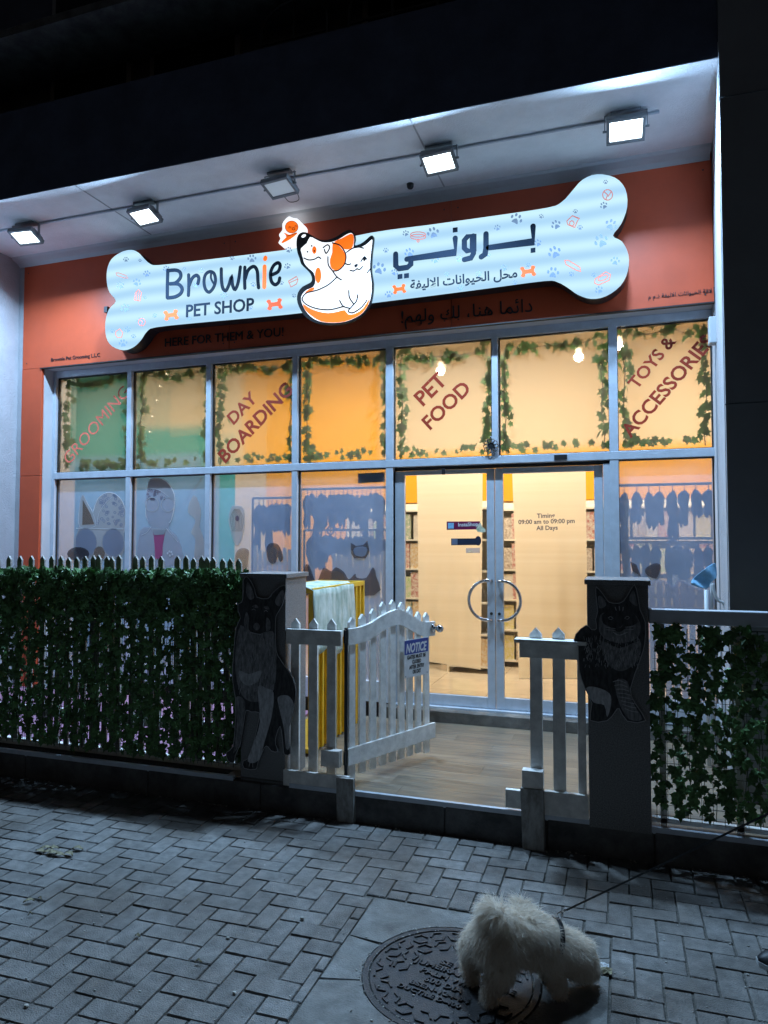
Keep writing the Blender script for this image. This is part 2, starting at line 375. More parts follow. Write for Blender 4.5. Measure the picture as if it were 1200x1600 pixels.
def _blind(t):
    N = t.nodes.new; L = t.links.new
    geo = N('ShaderNodeNewGeometry'); mp = N('ShaderNodeMapping'); mp.inputs['Scale'].default_value = (.25, .25, 26); L(geo.outputs['Position'], mp.inputs[0])
    n = N('ShaderNodeTexNoise'); n.inputs['Scale'].default_value = 1; n.inputs['Detail'].default_value = 5; L(mp.outputs[0], n.inputs['Vector'])
    mx = N('ShaderNodeMix'); mx.data_type = 'RGBA'; mx.inputs[6].default_value = (.84, .75, .55, 1); mx.inputs[7].default_value = (.97, .91, .74, 1); L(n.outputs[0], mx.inputs[0])
    d = N('ShaderNodeBsdfDiffuse'); l = N('ShaderNodeBsdfTranslucent'); L(mx.outputs[2], d.inputs[0]); L(mx.outputs[2], l.inputs[0])
    a = N('ShaderNodeMixShader'); a.inputs[0].default_value = .75; L(d.outputs[0], a.inputs[1]); L(l.outputs[0], a.inputs[2]); return a.outputs[0]
mixmat('blind', _blind)

# ================================================================== THE SETTING
KY, FZ, GY, FY = 4.07, .18, 6.0, 5.80       # kerb face, terrace level, glazing plane, fascia plane
SZ, OY = 4.675, 4.67                          # soffit height, overhang front
struct('ground', MB().box((-60, -60, -.2), (60, 60, -.035)), M['asphalt'])
AX0, AX1, AY0, AY1 = -1.145, -.068, 1.7, 3.27  # concrete apron round the manhole
pav = struct('pavement', MB().box((-9, .2, -.2), (4, KY, -.009)), M['joint'])
a_, ph_, ox_, oy_ = .1012, .0147, -2.2095, 3.436
cph, sph = math.cos(ph_), math.sin(ph_)
def g2w(x, y): return Vector((ox_+a_*(cph*x-sph*y), oy_+a_*(sph*x+cph*y)))
def clip(poly, nx, ny, c):                     # keep nx*x+ny*y <= c
    out = []
    for i, p in enumerate(poly):
        q = poly[(i+1) % len(poly)]; dp = nx*p.x+ny*p.y-c; dq = nx*q.x+ny*q.y-c
        if dp <= 0: out.append(p)
        if dp*dq < 0: out.append(p+(q-p)*(dp/(dp-dq)))
    return out
def brick_mb(poly, dz=0, tilt=(0, 0)):
    c = sum(poly, Vector((0, 0)))/len(poly); mb = MB(); n = len(poly)
    def ring(ins, z): 
        o = []
        for p in poly:
            d = c-p; l = max(d.length, 1e-6); q = p+d*min(.6, ins/l); o.append((q.x, q.y, z+dz+tilt[0]*(q.x-c.x)+tilt[1]*(q.y-c.y)))
        return o
    v = ring(.006, -.03)+ring(.006, -.004)+ring(.0095, 0)
    fs = [(i, (i+1) % n, (i+1) % n+n, i+n) for i in range(n)]+[(i+n, (i+1) % n+n, (i+1) % n+2*n, i+2*n) for i in range(n)]+[tuple(2*n+i for i in range(n))]
    return mb.add(v, fs)
bricks = []
for i in range(-70, 70):
    for j in range(-30, 30):
        bx, by = i+2*j, -i+2*j
        for x0, y0, x1, y1 in ((bx, by, bx+1, by+2), (bx+1, by+1, bx+3, by+2)):
            cs = [g2w(x0, y0), g2w(x1, y0), g2w(x1, y1), g2w(x0, y1)]; c = sum(cs, Vector((0, 0)))/4
            if c.x < -8.8 or c.x > 3.8 or c.y < .4 or min(p.y for p in cs) > KY-.02: continue
            pieces = [cs]; full = True
            if max(p.y for p in cs) > KY-.012: pieces = [clip(cs, 0, 1, KY-.012)]; full = False
            x_0, x_1, y_0, y_1 = min(p.x for p in cs), max(p.x for p in cs), min(p.y for p in cs), max(p.y for p in cs)
            if x_1 > AX0+.004 and x_0 < AX1-.004 and y_0 < AY1-.004 and y_1 > AY0:
                full = False; lo = clip(cs, 0, 1, AY1); pieces = [clip(cs, 0, -1, -AY1)]
                if len(lo) > 2: pieces += [clip(lo, 1, 0, AX0), clip(lo, -1, 0, -AX1)]
            for cs in pieces:
                if len(cs) < 3: continue
                ar = abs(sum(cs[i_].x*cs[(i_+1) % len(cs)].y-cs[(i_+1) % len(cs)].x*cs[i_].y for i_ in range(len(cs))))/2
                if ar < .0012: continue
                c = sum(cs, Vector((0, 0)))/len(cs)
                vis, z = in_view((c.x, c.y, 0))
                bricks.append((0 if vis else 1, c.length, cs, full, x1-x0 > 1))
bricks.sort(key=lambda b: (b[0], b[1]))
proto = {}
rest = MB()
for k, (nv, _, cs, full, hz) in enumerate(bricks):
    rr = random.Random(k); dz = rr.uniform(-.0025, .0015); tl = (rr.uniform(-.012, .012), rr.uniform(-.012, .012))
    if k < 300:
        c = sum(cs, Vector((0, 0)))/len(cs)
        loc = [p-c for p in cs]
        if full:
            if hz not in proto: proto[hz] = brick_mb(loc).mesh('paver'); proto[hz].materials.append(M['paver'])
            me = proto[hz]
        else: me = brick_mb(loc).mesh('paver'); me.materials.append(M['paver'])
        o = bpy.data.objects.new('paver', me); COL.objects.link(o); o.parent = pav
        o.location = Vector((c.x, c.y, dz))-WO[pav]; o.rotation_euler = (tl[1], -tl[0], rr.uniform(-.008, .008))
    else:
        b = brick_mb(cs, dz, tl); rest.add(b.v, b.f)
o = obj('distant_pavers', rest, M['paver'], pav); o['kind'] = 'stuff'
# concrete apron: slabs split by cracks, with a round hole for the manhole
MC, MR = Vector((-.661, 2.775)), .352
def arc(a0, a1, n=18): return [MC+Vector((math.cos(a0+(a1-a0)*i/n), math.sin(a0+(a1-a0)*i/n)))*MR for i in range(n+1)]
D = math.radians
g = .006
slabs = [
 [Vector((AX0+g, AY1-.015)), Vector((AX0+g, 2.92))]+[MC+Vector((math.cos(D(t)), math.sin(D(t))))*MR for t in range(158, 42, -6)]+[Vector((AX1-.1, 3.06)), Vector((AX1-g, 3.10)), Vector((AX1-g, AY1-.02))],
 [Vector((AX0+g, 2.912)), Vector((AX0+g, 2.60))]+[MC+Vector((math.cos(D(t)), math.sin(D(t))))*MR for t in range(202, 157, -5)],
 [Vector((AX0+g, 2.592)), Vector((AX0+g, AY0)), Vector((-.66, AY0))]+[MC+Vector((math.cos(D(t)), math.sin(D(t))))*MR for t in range(270, 201, -6)],
 [Vector((-.652, AY0)), Vector((AX1-g, AY0)), Vector((AX1-g, 2.55)), Vector((-.2, 2.53))]+[MC+Vector((math.cos(D(t)), math.sin(D(t))))*MR for t in range(328, 271, -6)],
 [Vector((AX1-g, 2.558)), Vector((AX1-g, 3.092)), Vector((AX1-.1, 3.052))]+[MC+Vector((math.cos(D(t)), math.sin(D(t))))*MR for t in range(42, -31, -6)]+[Vector((-.2, 2.538))],
]
for s in slabs:
    mb = MB().prism((0, 0, -.05), (1, 0, 0), (0, 1, 0), (0, 0, .049), [tuple(p) for p in s])
    obj('concrete_slab', mb, M['concrete'], pav, bevel=.003)

# kerb and terrace
kerb = struct('kerb', MB().box((-9, KY+.012, -.1), (4, KY+.14, FZ-.03)), M['joint'])
kx = [-9, -7.5, -6.3, -5.2, -4.1, -3.05, -2.2, -1.62, -1.0, -.42, .14, .9, 1.8, 2.9, 4]
for x0, x1 in zip(kx, kx[1:]):
    obj('kerb_stone', MB().box((x0+.003, KY+random.uniform(-.002, .002), -.02), (x1-.003, KY+.145, FZ-.022)), M['kerb'], kerb, bevel=.008)
ter = struct('terrace', MB().box((-9, KY+.1, -.1), (4, 5.84, FZ-.012)), M['joint'])
pm = {}
for r in range(10):
    y0 = KY+.03+r*.175; x = -2.35-random.random()*.9
    while x < 3.9:
        x1 = x+1.15
        o = MB().box((0, 0, 0), (1.1488, .174, .010))
        if 0 not in pm: pm[0] = o.mesh('plank'); pm[0].materials.append(M['plank'])
        if y0 < 5.8:
            if y0+.172 > 5.826 : pass
            q = bpy.data.objects.new('plank', pm[0]); COL.objects.link(q); q.parent = ter; q.location = Vector((x, y0, FZ-.010))-WO[ter]
        x = x1
obj('edge_strip', MB().box((-2.0, KY+.002, FZ-.03), (4, KY+.028, FZ+.003)).box((-9, KY+.002, FZ-.03), (-2.4, KY+.028, FZ+.003)), M['aluminium'], ter)
tag(obj('play_mat', MB().box((-8, KY+.2, FZ), (-2.62, 5.80, FZ+.018)), M['pink_mat']), 'pink rubber play mat on the terrace behind the ivy covered fence', 'mat')

# ---- shop building
B = T('shop_building', 'shop front with orange cladding panels, white metal glazing and deep lit overhang', 'shop', (-2.7, 6, 0))
JX0, JX1, FB = -5.725, .684, 3.51             # opening edges, fascia bottom
for x0, x1 in ((-5.99, -3.5), (-3.5, -1.35), (-1.35, JX1)):
    obj('cladding_panel', MB().box((x0+.0025, FY, FB), (x1-.0025, FY+.03, SZ-.002)), M['orange_panel'], B, bevel=.002)
for z0, z1 in ((-.0, 1.2), (1.2, 2.38), (2.38, FB)):
    obj('cladding_panel', MB().box((-5.99, FY, max(z0, FZ)+.0025), (JX0-.002, FY+.03, z1-.0025)), M['orange_panel'], B, bevel=.002)
obj('drip_edge', MB().box((JX0-.02, FY-.012, FB-.012), (JX1, FY+.028, FB-.002)), M['gasket'], B)
w_ = MB().box((-9, FY+.032, -.1), (JX0-.004, 6.3, 9)).box((JX0-.004, FY+.032, FB+.003), (JX1+.3, 6.3, 9)).box((JX1+.012, FY+.032, -.1), (4, 6.3, FB+.003))
obj('wall', w_, M['plaster_smooth'], B)
obj('jamb_lining', MB().box((JX0-.002, FY+.03, FZ), (JX0+.006, GY+.05, FB)).box((JX0+.006, FY+.03, FB-.008), (JX1, GY+.05, FB+.002)).box((JX1-.004, FY+.03, FZ), (JX1+.008, GY+.05, FB-.008)), M['plaster_smooth'], B)
for x_ in (-5.93, -3.56, -3.44, -1.41, -1.29, .62):
    for z_ in (FB+.06, SZ-.14): obj('screw', MB().lathe((x_, FY-.003, z_), [(.001, .003), (.006, .002), (.007, 0)], 10, 'y'), M['dark_steel'], B)
# side walls of the bay and overhang
obj('side_wall', MB().box((-6.6, OY+.0, -.1), (-6.05, FY+.03, SZ+.2)).box((-6.05, FY+.001, -.1), (-5.992, FY+.03, SZ)), M['plaster_dimmed'], B)
obj('soffit', MB().box((-9, OY+.004, SZ), (.74, FY+.03, SZ+.1)), M['plaster_lit'], B)
for x_ in (-4.3, -1.38): obj('soffit_joint', MB().box((x_-.006, OY+.01, SZ-.0035), (x_+.006, FY-.125, SZ-.0005)), M['plaster_dimmed'], B)
obj('soffit_cornice', MB().prism((-6.05, 0, 0), (0, 1, 0), (0, 0, 1), (6.72, 0, 0), [(FY, SZ), (FY-.12, SZ), (FY-.10, SZ-.018), (FY-.03, SZ-.04), (FY-.0, SZ-.07)]), M['plaster_smooth'], B, smooth=False)
obj('overhang_face', MB().box((-9, OY, SZ+.004), (.594, OY+.3, 5.45)), M['dark_wall'], B)
obj('upper_wall', MB().box((-9, 5.15, 5.45), (4, 5.3, 9.5)), M['dark_wall'], B)
zs_ = P(0, 60, Y=4.5).z
obj('upper_slab', MB().box((-9, 4.5, zs_), (4, 5.15, zs_+.07)), M['kerb'], B)
for x0, x1 in ((-7.4, -6.1), (-5.0, -4.1), (-3.9, -3.0), (-1.9, -.9)):
    wn = obj('window', MB().box((x0, 5.10, 5.55), (x1, 5.148, 6.9)), M['dark_clad'], B)
    obj('pane', MB().box((x0+.05, 5.092, 5.6), (x1-.05, 5.099, 6.85)), M['dark_glass'], wn)
rl = MB()
for cx, rr in ((-2.35, .28), (-1.55, .34), (-.7, .3)):
    pts = [(cx-rr, 4.8, 5.45)]+[(cx+rr*math.cos(t), 4.8, 5.68+rr*.72*math.sin(t)) for t in [PI-PI*i/14 for i in range(15)]]+[(cx+rr, 4.8, 5.45)]
    rl.tube(pts, .014, 6); rl.tube([(cx, 4.8, 5.45), (cx, 4.8, 5.68+rr*.72)], .012, 6); rl.tube([(cx-rr, 4.8, 5.58), (cx+rr, 4.8, 5.58)], .012, 6)
tag(obj('balcony_railing', rl, M['black']), 'dark arched iron railing standing on top of the overhang', 'railing')
# dark clad column on the right
C = T('clad_column', 'dark grey clad column standing right of the shop window', 'column', (1.2, 4.64, 0))
xf, xb = .596, .686
for z0, z1 in ((0, 1.17), (1.17, 2.52), (2.52, 4.4), (4.4, 6.4), (6.4, 9)):
    obj('cladding_panel', MB().prism((0, 0, z0+.003), (1, 0, 0), (0, 1, 0), (0, 0, z1-z0-.006), [(xf, 4.64), (2.3, 4.64), (2.3, 4.7), (xf+.004, 4.7)]), M['dark_clad'], C, bevel=.003)
obj('core', MB().prism((0, 0, -.1), (1, 0, 0), (0, 1, 0), (0, 0, 9.1), [(xf+.006, 4.66), (2.28, 4.66), (2.28, 5.83), (xb+.03, 5.83)]), M['gasket'], C)
obj('white_return', MB().prism((0, 0, -.1), (1, 0, 0), (0, 1, 0), (0, 0, SZ+.1), [(xf+.001, 4.701), (xf+.005, 4.701), (xb+.004, FY-.001), (xb, FY-.001)]), M['plaster_dimmed'], C)

# ---- glazing: frames, mullions, transom
TZ0, TZ1 = 2.352, 2.42
mx_ = [JX0+.04, -4.745, -3.815, -2.885, -1.955, -1.012, -.055, JX1+.04]
fr = MB().box((JX0+.006, GY-.05, FZ+.1), (JX0+.045, GY+.05, FB-.01)).box((JX0+.045, GY-.045, FB-.075), (JX1, GY+.05, FB-.009)).box((JX0+.045, GY-.048, FZ+.1), (-1.99, GY+.05, .46)).box((-.02, GY-.048, FZ+.1), (JX1, GY+.05, .46))
obj('outer_frame', fr, M['aluminium'], B, bevel=.003)
for x in mx_[1:-1]:
    if x in (-1.012,): obj('mullion', MB().box((x-.026, GY-.052, TZ1), (x+.026, GY+.05, FB-.076)), M['aluminium'], B, bevel=.003)
    else:
        wd = .034 if x in (-1.955, -.055) else .028
        obj('mullion', MB().box((x-wd, GY-.052, FZ+.1), (x+wd, GY+.05, TZ0)).box((x-wd, GY-.052, TZ1), (x+wd, GY+.05, FB-.076)), M['aluminium'], B, bevel=.003)
obj('transom', MB().box((JX0+.046, GY-.056, TZ0+.001), (JX1, GY+.05, TZ1-.001)), M['aluminium'], B, bevel=.003)
upper, lower = [], []
for i in range(7):
    x0 = mx_[i]+(.03 if i else .006); x1 = mx_[i+1]-(.03 if i < 6 else .02)
    x1 = min(x1, JX1-.006)
    wn = obj('window', MB().box((x0, GY-.018, TZ1), (x0+.008, GY+.02, FB-.078)).box((x1-.008, GY-.018, TZ1), (x1, GY+.02, FB-.078)).box((x0+.008, GY-.018, TZ1), (x1-.008, GY+.02, TZ1+.008)).box((x0+.008, GY-.018, FB-.086), (x1-.008, GY+.02, FB-.078)), M['gasket'], B)
    obj('pane', MB().quad((x0+.008, GY, TZ1+.008), (x1-.008, GY, TZ1+.008), (x1-.008, GY, FB-.086), (x0+.008, GY, FB-.086)), M['frosted'], wn)
    upper.append((wn, x0, x1))
    if i in (4, 5): continue
    wn = obj('window', MB().box((x0, GY-.018, .462), (x0+.008, GY+.02, TZ0)).box((x1-.008, GY-.018, .462), (x1, GY+.02, TZ0)).box((x0+.008, GY-.018, TZ0-.008), (x1-.008, GY+.02, TZ0)), M['gasket'], B)
    obj('pane', MB().quad((x0+.008, GY, .462), (x1-.008, GY, .462), (x1-.008, GY, TZ0-.008), (x0+.008, GY, TZ0-.008)), M['film'], wn)
    lower.append((wn, x0, x1))

# ---- doors
step = obj('door_step', MB().box((-2.0, 5.83, FZ), (0.66, GY+.06, .272)), M['concrete'], B, bevel=.004)
obj('threshold', MB().box((-1.92, GY-.06, .2722), (-.09, GY+.05, .284)), M['aluminium'], B)
obj('door_head', MB().box((-1.92, GY+.002, 2.325), (-.09, GY+.045, TZ0-.001)), M['gasket'], B)
def door(x0, x1, gx0, gx1, gz0, gz1, side):
    z0, z1 = .288, 2.32
    fm = MB().box((x0, GY+.0, z0), (gx0, GY+.042, z1)).box((gx1, GY+.0, z0), (x1, GY+.042, z1)).box((gx0, GY+.0005, z0), (gx1, GY+.042, gz0)).box((gx0, GY+.0005, gz1), (gx1, GY+.042, z1))
    d = obj('door', fm, M['aluminium'], B, bevel=.003)
    obj('glass', MB().quad((gx0, GY+.025, gz0), (gx1, GY+.025, gz0), (gx1, GY+.025, gz1), (gx0, GY+.025, gz1)), M['clear'], d)
    hx = x1-.03 if side > 0 else x0+.03; zc, R = 1.20, .165
    pts = [(hx, GY+.002, zc+R), (hx, GY-.03, zc+R)]+[(hx-side*(.03+.155*math.sin(t)), GY-.045, zc+R*math.cos(t)) for t in [PI*i/16 for i in range(17)]]+[(hx, GY-.03, zc-R), (hx, GY+.002, zc-R)]
    obj('handle', MB().tube(pts, .0135, 10), M['chrome'], d, smooth=True)
    obj('lock', MB().lathe((hx, GY-.001, zc-.115), [(.001, .006), (.012, .005), (.013, 0)], 12, 'y'), M['gasket'], d)
    return d
q = lambda x, y: P(x, y, Y=GY+.015)
dl = door(q(618, 900).x, q(773.6, 900).x, q(633, 900).x, q(761.5, 900).x, q(700, 1085).z, q(700, 741).z, 1)
dr = door(q(774.8, 900).x, q(944, 900).x, q(787, 900).x, q(930, 900).x, q(860, 1095).z, q(860, 738).z, -1)

obj('door_jamb', MB().box((-1.921, GY-.04, .285), (q(618, 900).x-.003, GY+.045, 2.324)), M['aluminium'], B, bevel=.002)
obj('door_jamb', MB().box((q(944, 900).x+.003, GY-.04, .285), (-.089, GY+.045, 2.324)), M['aluminium'], B, bevel=.002)
# ---- interior
I = T('shop_interior', 'warmly lit shop room seen behind the glazing, with teal, orange and cream walls', 'room', (-2, 7, 0))
FI = .282; CZ = 4.05; BY = 8.9
obj('floor_slab', MB().box((-9, GY+.055, -.1), (3.2, BY+.2, FI-.006)), M['joint'], I)
tm = None
for i in range(-3, 6):
    for j in range(5):
        if tm is None: tm = MB().box((0, 0, 0), (.596, .596, .006)).mesh('floor_tile'); tm.materials.append(M['tile'])
        q_ = bpy.data.objects.new('floor_tile', tm); COL.objects.link(q_); q_.parent = I; q_.location = Vector((-2.4+i*.6, GY+.06+j*.6, FI-.006))-WO[I]
def wall(x0, x1, z0, z1, m, y=BY): obj('wall', MB().box((x0, y, z0), (x1, y+.1, z1)), M[m], I)
wall(-9.2, -6.35, .28, CZ, 'wall_teal'); wall(-6.35, -5.25, .28, 3.25, 'wall_teal'); wall(-6.35, -5.25, 3.25, CZ, 'wall_pale'); wall(-5.25, -4.75, .28, CZ, 'wall_pale'); wall(-4.75, -2.85, .28, CZ, 'wall_orange'); wall(-2.85, 3.2, .28, CZ, 'wall_pale')
obj('wall', MB().box((-9.2, 6.31, .28), (-9.1, BY, CZ)), M['wall_teal'], I)
obj('wall', MB().box((3.1, 6.31, .28), (3.2, BY, CZ)), M['wall_orange'], I)
obj('wall', MB().box((-9.1, 7.6, .28), (-4.75, 7.68, 2.75)), M['wall_cool'], I)
obj('ceiling', MB().box((-9.2, GY+.06, CZ), (3.2, BY+.1, CZ+.1)), M['ceiling_white'], I)
def pendant(px, py, y, wt, label):
    p = P(px, py, Y=y); t = T('pendant_lamp', label, 'pendant lamp', tuple(p), 'round pendant lamps hanging inside the shop')
    obj('globe', MB().ball(p, .026, k=14), M['lamp_warm'], t, smooth=True); obj('cord', MB().tube([p+Vector((0, 0, .07)), (p.x, p.y, CZ)], .005, 6), M['gasket'], t)
    L = bpy.data.lights.new('lamp_light', 'POINT'); L.shadow_soft_size = .03; L.energy = wt; L.color = (1, .86, .62)
    o = bpy.data.objects.new('lamp_light', L); COL.objects.link(o); o.parent = t; o.location = (0, .0, -.06)
def ceil_lamp(x, y, wt, label, col=(1, .92, .80)):
    t = T('ceiling_lamp', label, 'ceiling lamp', (x, y, CZ), 'square lamps on the ceiling inside the shop')
    obj('diffuser', MB().box((x-.2, y-.2, CZ-.03), (x+.2, y+.2, CZ-.002)), M['lamp_warm'], t)
    L = bpy.data.lights.new('lamp_light', 'AREA'); L.shape = 'SQUARE'; L.size = .38; L.energy = wt; L.color = col
    o = bpy.data.objects.new('lamp_light', L); COL.objects.link(o); o.parent = t; o.location = (0, 0, -.045)
ceil_lamp(-7.0, 7.3, ROOM_W*.9, 'ceiling lamp above the teal grooming room at far left', (1, .93, .8))
ceil_lamp(-5.0, 7.2, ROOM_W*1.1, 'ceiling lamp behind the second upper pane from the left', (1, .88, .68))
ceil_lamp(-3.2, 7.4, SHOP_W*.55, 'ceiling lamp in front of the orange wall')
ceil_lamp(-1.2, 7.1, SHOP_W*1.15, 'ceiling lamp above the two glass doors')
pendant(905, 552, 6.55, 5, 'pendant lamp glowing near the top of the pane above the right door')
pendant(693, 574, 6.6, 4, 'pendant lamp glowing at the top of the pane above the left door')
pendant(968, 534, 6.5, 3, 'pendant lamp at the upper left of the far right pane')
ceil_lamp(1.3, 7.4, SHOP_W, 'ceiling lamp at the right end of the shop')

# ---- blinds behind the door glass
def blind(pts, label):
    q_ = [P(x, y, Y=6.16) for x, y in pts]; mb = MB(); n = 26
    for i in range(n):                         # gently rippled cloth
        pass
    top = [q_[0].lerp(q_[1], i/n) for i in range(n+1)]; bot = [q_[3].lerp(q_[2], i/n) for i in range(n+1)]
    vs = []
    for i in range(n+1):
        w0 = .004*math.sin(i*.9)
        for k in range(9):
            p = top[i].lerp(bot[i], k/8); vs.append((p.x, p.y+w0*(k/8)+.012*math.sin(k*.5), p.z))
    fs = [(i*9+k, i*9+k+1, (i+1)*9+k+1, (i+1)*9+k) for i in range(n) for k in range(8)]
    t = T('roller_blind', label, 'blind', tuple((q_[2]+q_[3])/2), 'cream roller blinds inside the glass doors')
    obj('blind_cloth', MB().add(vs, fs), M['blind'], t, smooth=True)
    obj('roller', MB().tube([q_[0]+Vector((-.02, 0, .03)), q_[1]+Vector((.02, 0, .03))], .022, 10), M['shelf'], t)
    obj('hem_bar', MB().tube([q_[3], q_[2]], .005, 6), M['shelf'], t)
blind([(651, 738), (754, 736), (751.5, 1046), (655, 1031)], 'cream striped blind hanging inside the left glass door, its lower edge slanting')
blind([(800, 730), (915, 728), (919, 1060), (811, 1060)], 'cream striped blind hanging inside the right glass door')
obj('orange_band', MB().box((-2.75, BY-.03, 2.2), (3.09, BY-.002, 2.79)), M['wall_orange'], I)

ORD = ['first', 'second', 'third', 'fourth', 'fifth', 'sixth', 'seventh', 'eighth', 'ninth', 'tenth', 'eleventh', 'twelfth', 'thirteenth', 'fourteenth', 'fifteenth', 'sixteenth', 'seventeenth', 'eighteenth', 'nineteenth', 'twentieth', 'twenty-first', 'twenty-second', 'twenty-third', 'twenty-fourth', 'twenty-fifth']
CN = ['yellow', 'red', 'beige', 'dark green', 'orange', 'brown', 'whitish', 'lime green']
# ---- product shelves
packs = []
for k in range(8):
    wd, ht, dp = random.Random(k).choice([(.13, .28, .07), (.16, .29, .08), (.11, .24, .1), (.14, .27, .05)])
    pts = [(-wd/2, 0), (wd/2, 0), (wd/2*1.04, ht*.5), (wd/2, ht*.88), (wd/2, ht), (-wd/2, ht), (-wd/2, ht*.88), (-wd/2*1.04, ht*.5)]
    packs.append((MB().prism((0, dp/2, 0), (1, 0, 0), (0, 0, 1), (0, -dp, 0), pts).mesh('product_packet'), wd)); packs[-1][0].materials.append(M['pack%d' % k])
def shelf_unit(x0, x1, y, label, short):
    t = T('shelf_unit', label, 'shelf', ((x0+x1)/2, y, FI))
    obj('side_panel', MB().box((x0-.02, y-.35, FI), (x0, y, 2.15)), M['shelf'], t); obj('side_panel', MB().box((x1, y-.35, FI), (x1+.02, y, 2.15)), M['shelf'], t)
    obj('back_panel', MB().box((x0, y-.015, FI), (x1, y, 2.15)), M['shelf'], t)
    for k in range(6):
        z = FI+.08+k*.34; obj('shelf_board', MB().box((x0, y-.35, z-.02), (x1, y-.016, z)), M['shelf'], t)
        if k == 5: continue
        x = x0+.1; nn_ = -1
        while x < x1-.08:
            kk = random.randrange(8); me, wd = packs[kk]; nn_ += 1; o = bpy.data.objects.new('product_packet', me); COL.objects.link(o)
            o.location = (x, y-.295, z+.001); tag(o, CN[kk]+' packet, '+ORD[nn_]+' on the '+ORD[k]+' board of the '+short, 'packet', 'product packets on the shelves')
            x += wd+.012+random.random()*.02
shelf_unit(P(560, 900, Y=8.3).x, P(700, 900, Y=8.3).x, 8.3, 'cream product shelf behind the blind of the left glass door', 'left door shelf')
shelf_unit(P(712, 900, Y=7.9).x, P(775, 900, Y=7.9).x, 7.9, 'narrow product shelf visible between the blinds', 'middle shelf')
shelf_unit(P(786, 900, Y=8.4).x, P(862, 900, Y=8.4).x, 8.4, 'product shelf behind the left side of the right glass door', 'right door shelf')
shelf_unit(P(905, 900, Y=8.2).x, P(1125, 900, Y=8.2).x, 8.2, 'product shelf behind the hanging harnesses at the right', 'far right shelf')
# ---- clothes rails with garments
def garment_mesh(k):
    r = random.Random(k*5+1); wd = r.uniform(.06, .085); h = r.uniform(.17, .36)
    pts = [(0, 0), (wd*.2, -.012), (wd*.5, -.045), (wd*.52, -h*.35), (wd*.36, -h*.42), (wd*.42, -h*.9), (wd*.2, -h), (0, -h*.82), (-wd*.25, -h), (-wd*.42, -h*.8), (-wd*.34, -h*.5), (-wd*.52, -h*.34), (-wd*.5, -.045), (-wd*.2, -.012)]
    pts = [(x+r.uniform(-.006, .006), z+r.uniform(-.01, .01)) for x, z in pts]
    mb = MB().prism((0, .015, -.04), (1, 0, 0), (0, 0, 1), (0, -.025, 0), pts).tube([(0, 0, -.045), (0, 0, .0), (.008, 0, .012)], .003, 5)
    if k % 3 == 1: mb.tube([(.03*math.cos(t), -.02, -h-.05+.035*math.sin(t)) for t in [2*PI*j/10 for j in range(10)]], .008, 6, closed=True)
    me = mb.mesh('garment'); me.materials.append(M['dark_cloth']); return me
GM = [garment_mesh(k) for k in range(9)]
def rail(x0, x1, y, z, n, label, glabel, group, sc=1.0):
    t = T('clothes_rail', label, 'rail', ((x0+x1)/2, y, FI))
    obj('bar', MB().tube([(x0, y, z), (x1, y, z)], .012, 8), M['dark_steel'], t)
    obj('post', MB().tube([(x0, y, FI), (x0, y, z)], .012, 8), M['dark_steel'], t); obj('post', MB().tube([(x1, y, FI), (x1, y, z)], .012, 8), M['dark_steel'], t)
    for i in range(n):
        o = bpy.data.objects.new('garment', random.choice(GM)); COL.objects.link(o)
        o.location = (x0+.05+(x1-x0-.1)*(i+.4+.2*random.random())/n, y+random.uniform(-.01, .01), z-.012); o.rotation_euler = (0, random.uniform(-.06, .06), random.uniform(-.5, .5)); o.scale = (sc, sc, sc*random.uniform(.7, 1.3))
        tag(o, glabel+', '+ORD[i]+' from the left', 'garment', group)
yy = 6.7
rail(P(395, 780, Y=yy).x, P(458, 780, Y=yy).x, yy, P(430, 778, Y=yy).z, 7, 'clothes rail behind the third lower pane', 'dark pet garment hanging behind the third lower pane', 'garments on the rail behind the third pane', 1.35)
rail(P(470, 764, Y=yy).x, P(606, 764, Y=yy).x, yy, P(540, 763, Y=yy).z, 17, 'upper clothes rail behind the fourth lower pane', 'dark pet garment in the upper row behind the fourth pane', 'garments in the upper row behind the fourth pane', 1.25)
rail(P(472, 764, Y=yy).x, P(604, 764, Y=yy).x, yy+.06, P(540, 828, Y=yy).z, 15, 'lower clothes rail behind the fourth lower pane', 'dark pet garment in the lower row behind the fourth pane', 'garments in the lower row behind the fourth pane', 1.4)
yy = 6.5
rail(P(958, 757, Y=yy).x, P(1128, 757, Y=yy).x, yy, P(1040, 757, Y=yy).z, 8, 'upper rail of harnesses behind the right lower pane', 'dark harness in the upper row behind the right pane', 'harnesses in the upper row behind the right pane', 1.25)
rail(P(960, 757, Y=yy).x, P(1126, 757, Y=yy).x, yy+.05, P(1040, 841, Y=yy).z, 9, 'lower rail of harnesses behind the right lower pane', 'dark harness in the lower row behind the right pane', 'harnesses in the lower row behind the right pane', 1.25)

# cream slatted display stands just inside the windows
def stand(px0, px1, y, ztop, label):
    x0, x1 = P(px0, 880, Y=y).x, P(px1, 880, Y=y).x; t = T('display_stand', label, 'display stand', ((x0+x1)/2, y, FI)); n = max(3, int((x1-x0)/.055))
    obj('base', MB().box((x0, y, FI), (x1, y+.3, FI+.12)), M['shelf'], t)
    for i in range(n): obj('slat', MB().box((x0+(x1-x0)*i/n+.008, y, FI+.1201), (x0+(x1-x0)*(i+1)/n-.008, y+.018, ztop+.04*random.random()-.02*(i % 3))), M['shelf'], t)
    obj('top_rail', MB().box((x0, y+.019, ztop-.16), (x1, y+.04, ztop-.13)), M['dark_steel'], t)
stand(518, 604, 6.42, P(560, 866, Y=6.42).z, 'cream slatted display stand behind the fourth lower pane')
stand(395, 456, 6.5, P(420, 858, Y=6.5).z, 'cream slatted display stand behind the third lower pane')
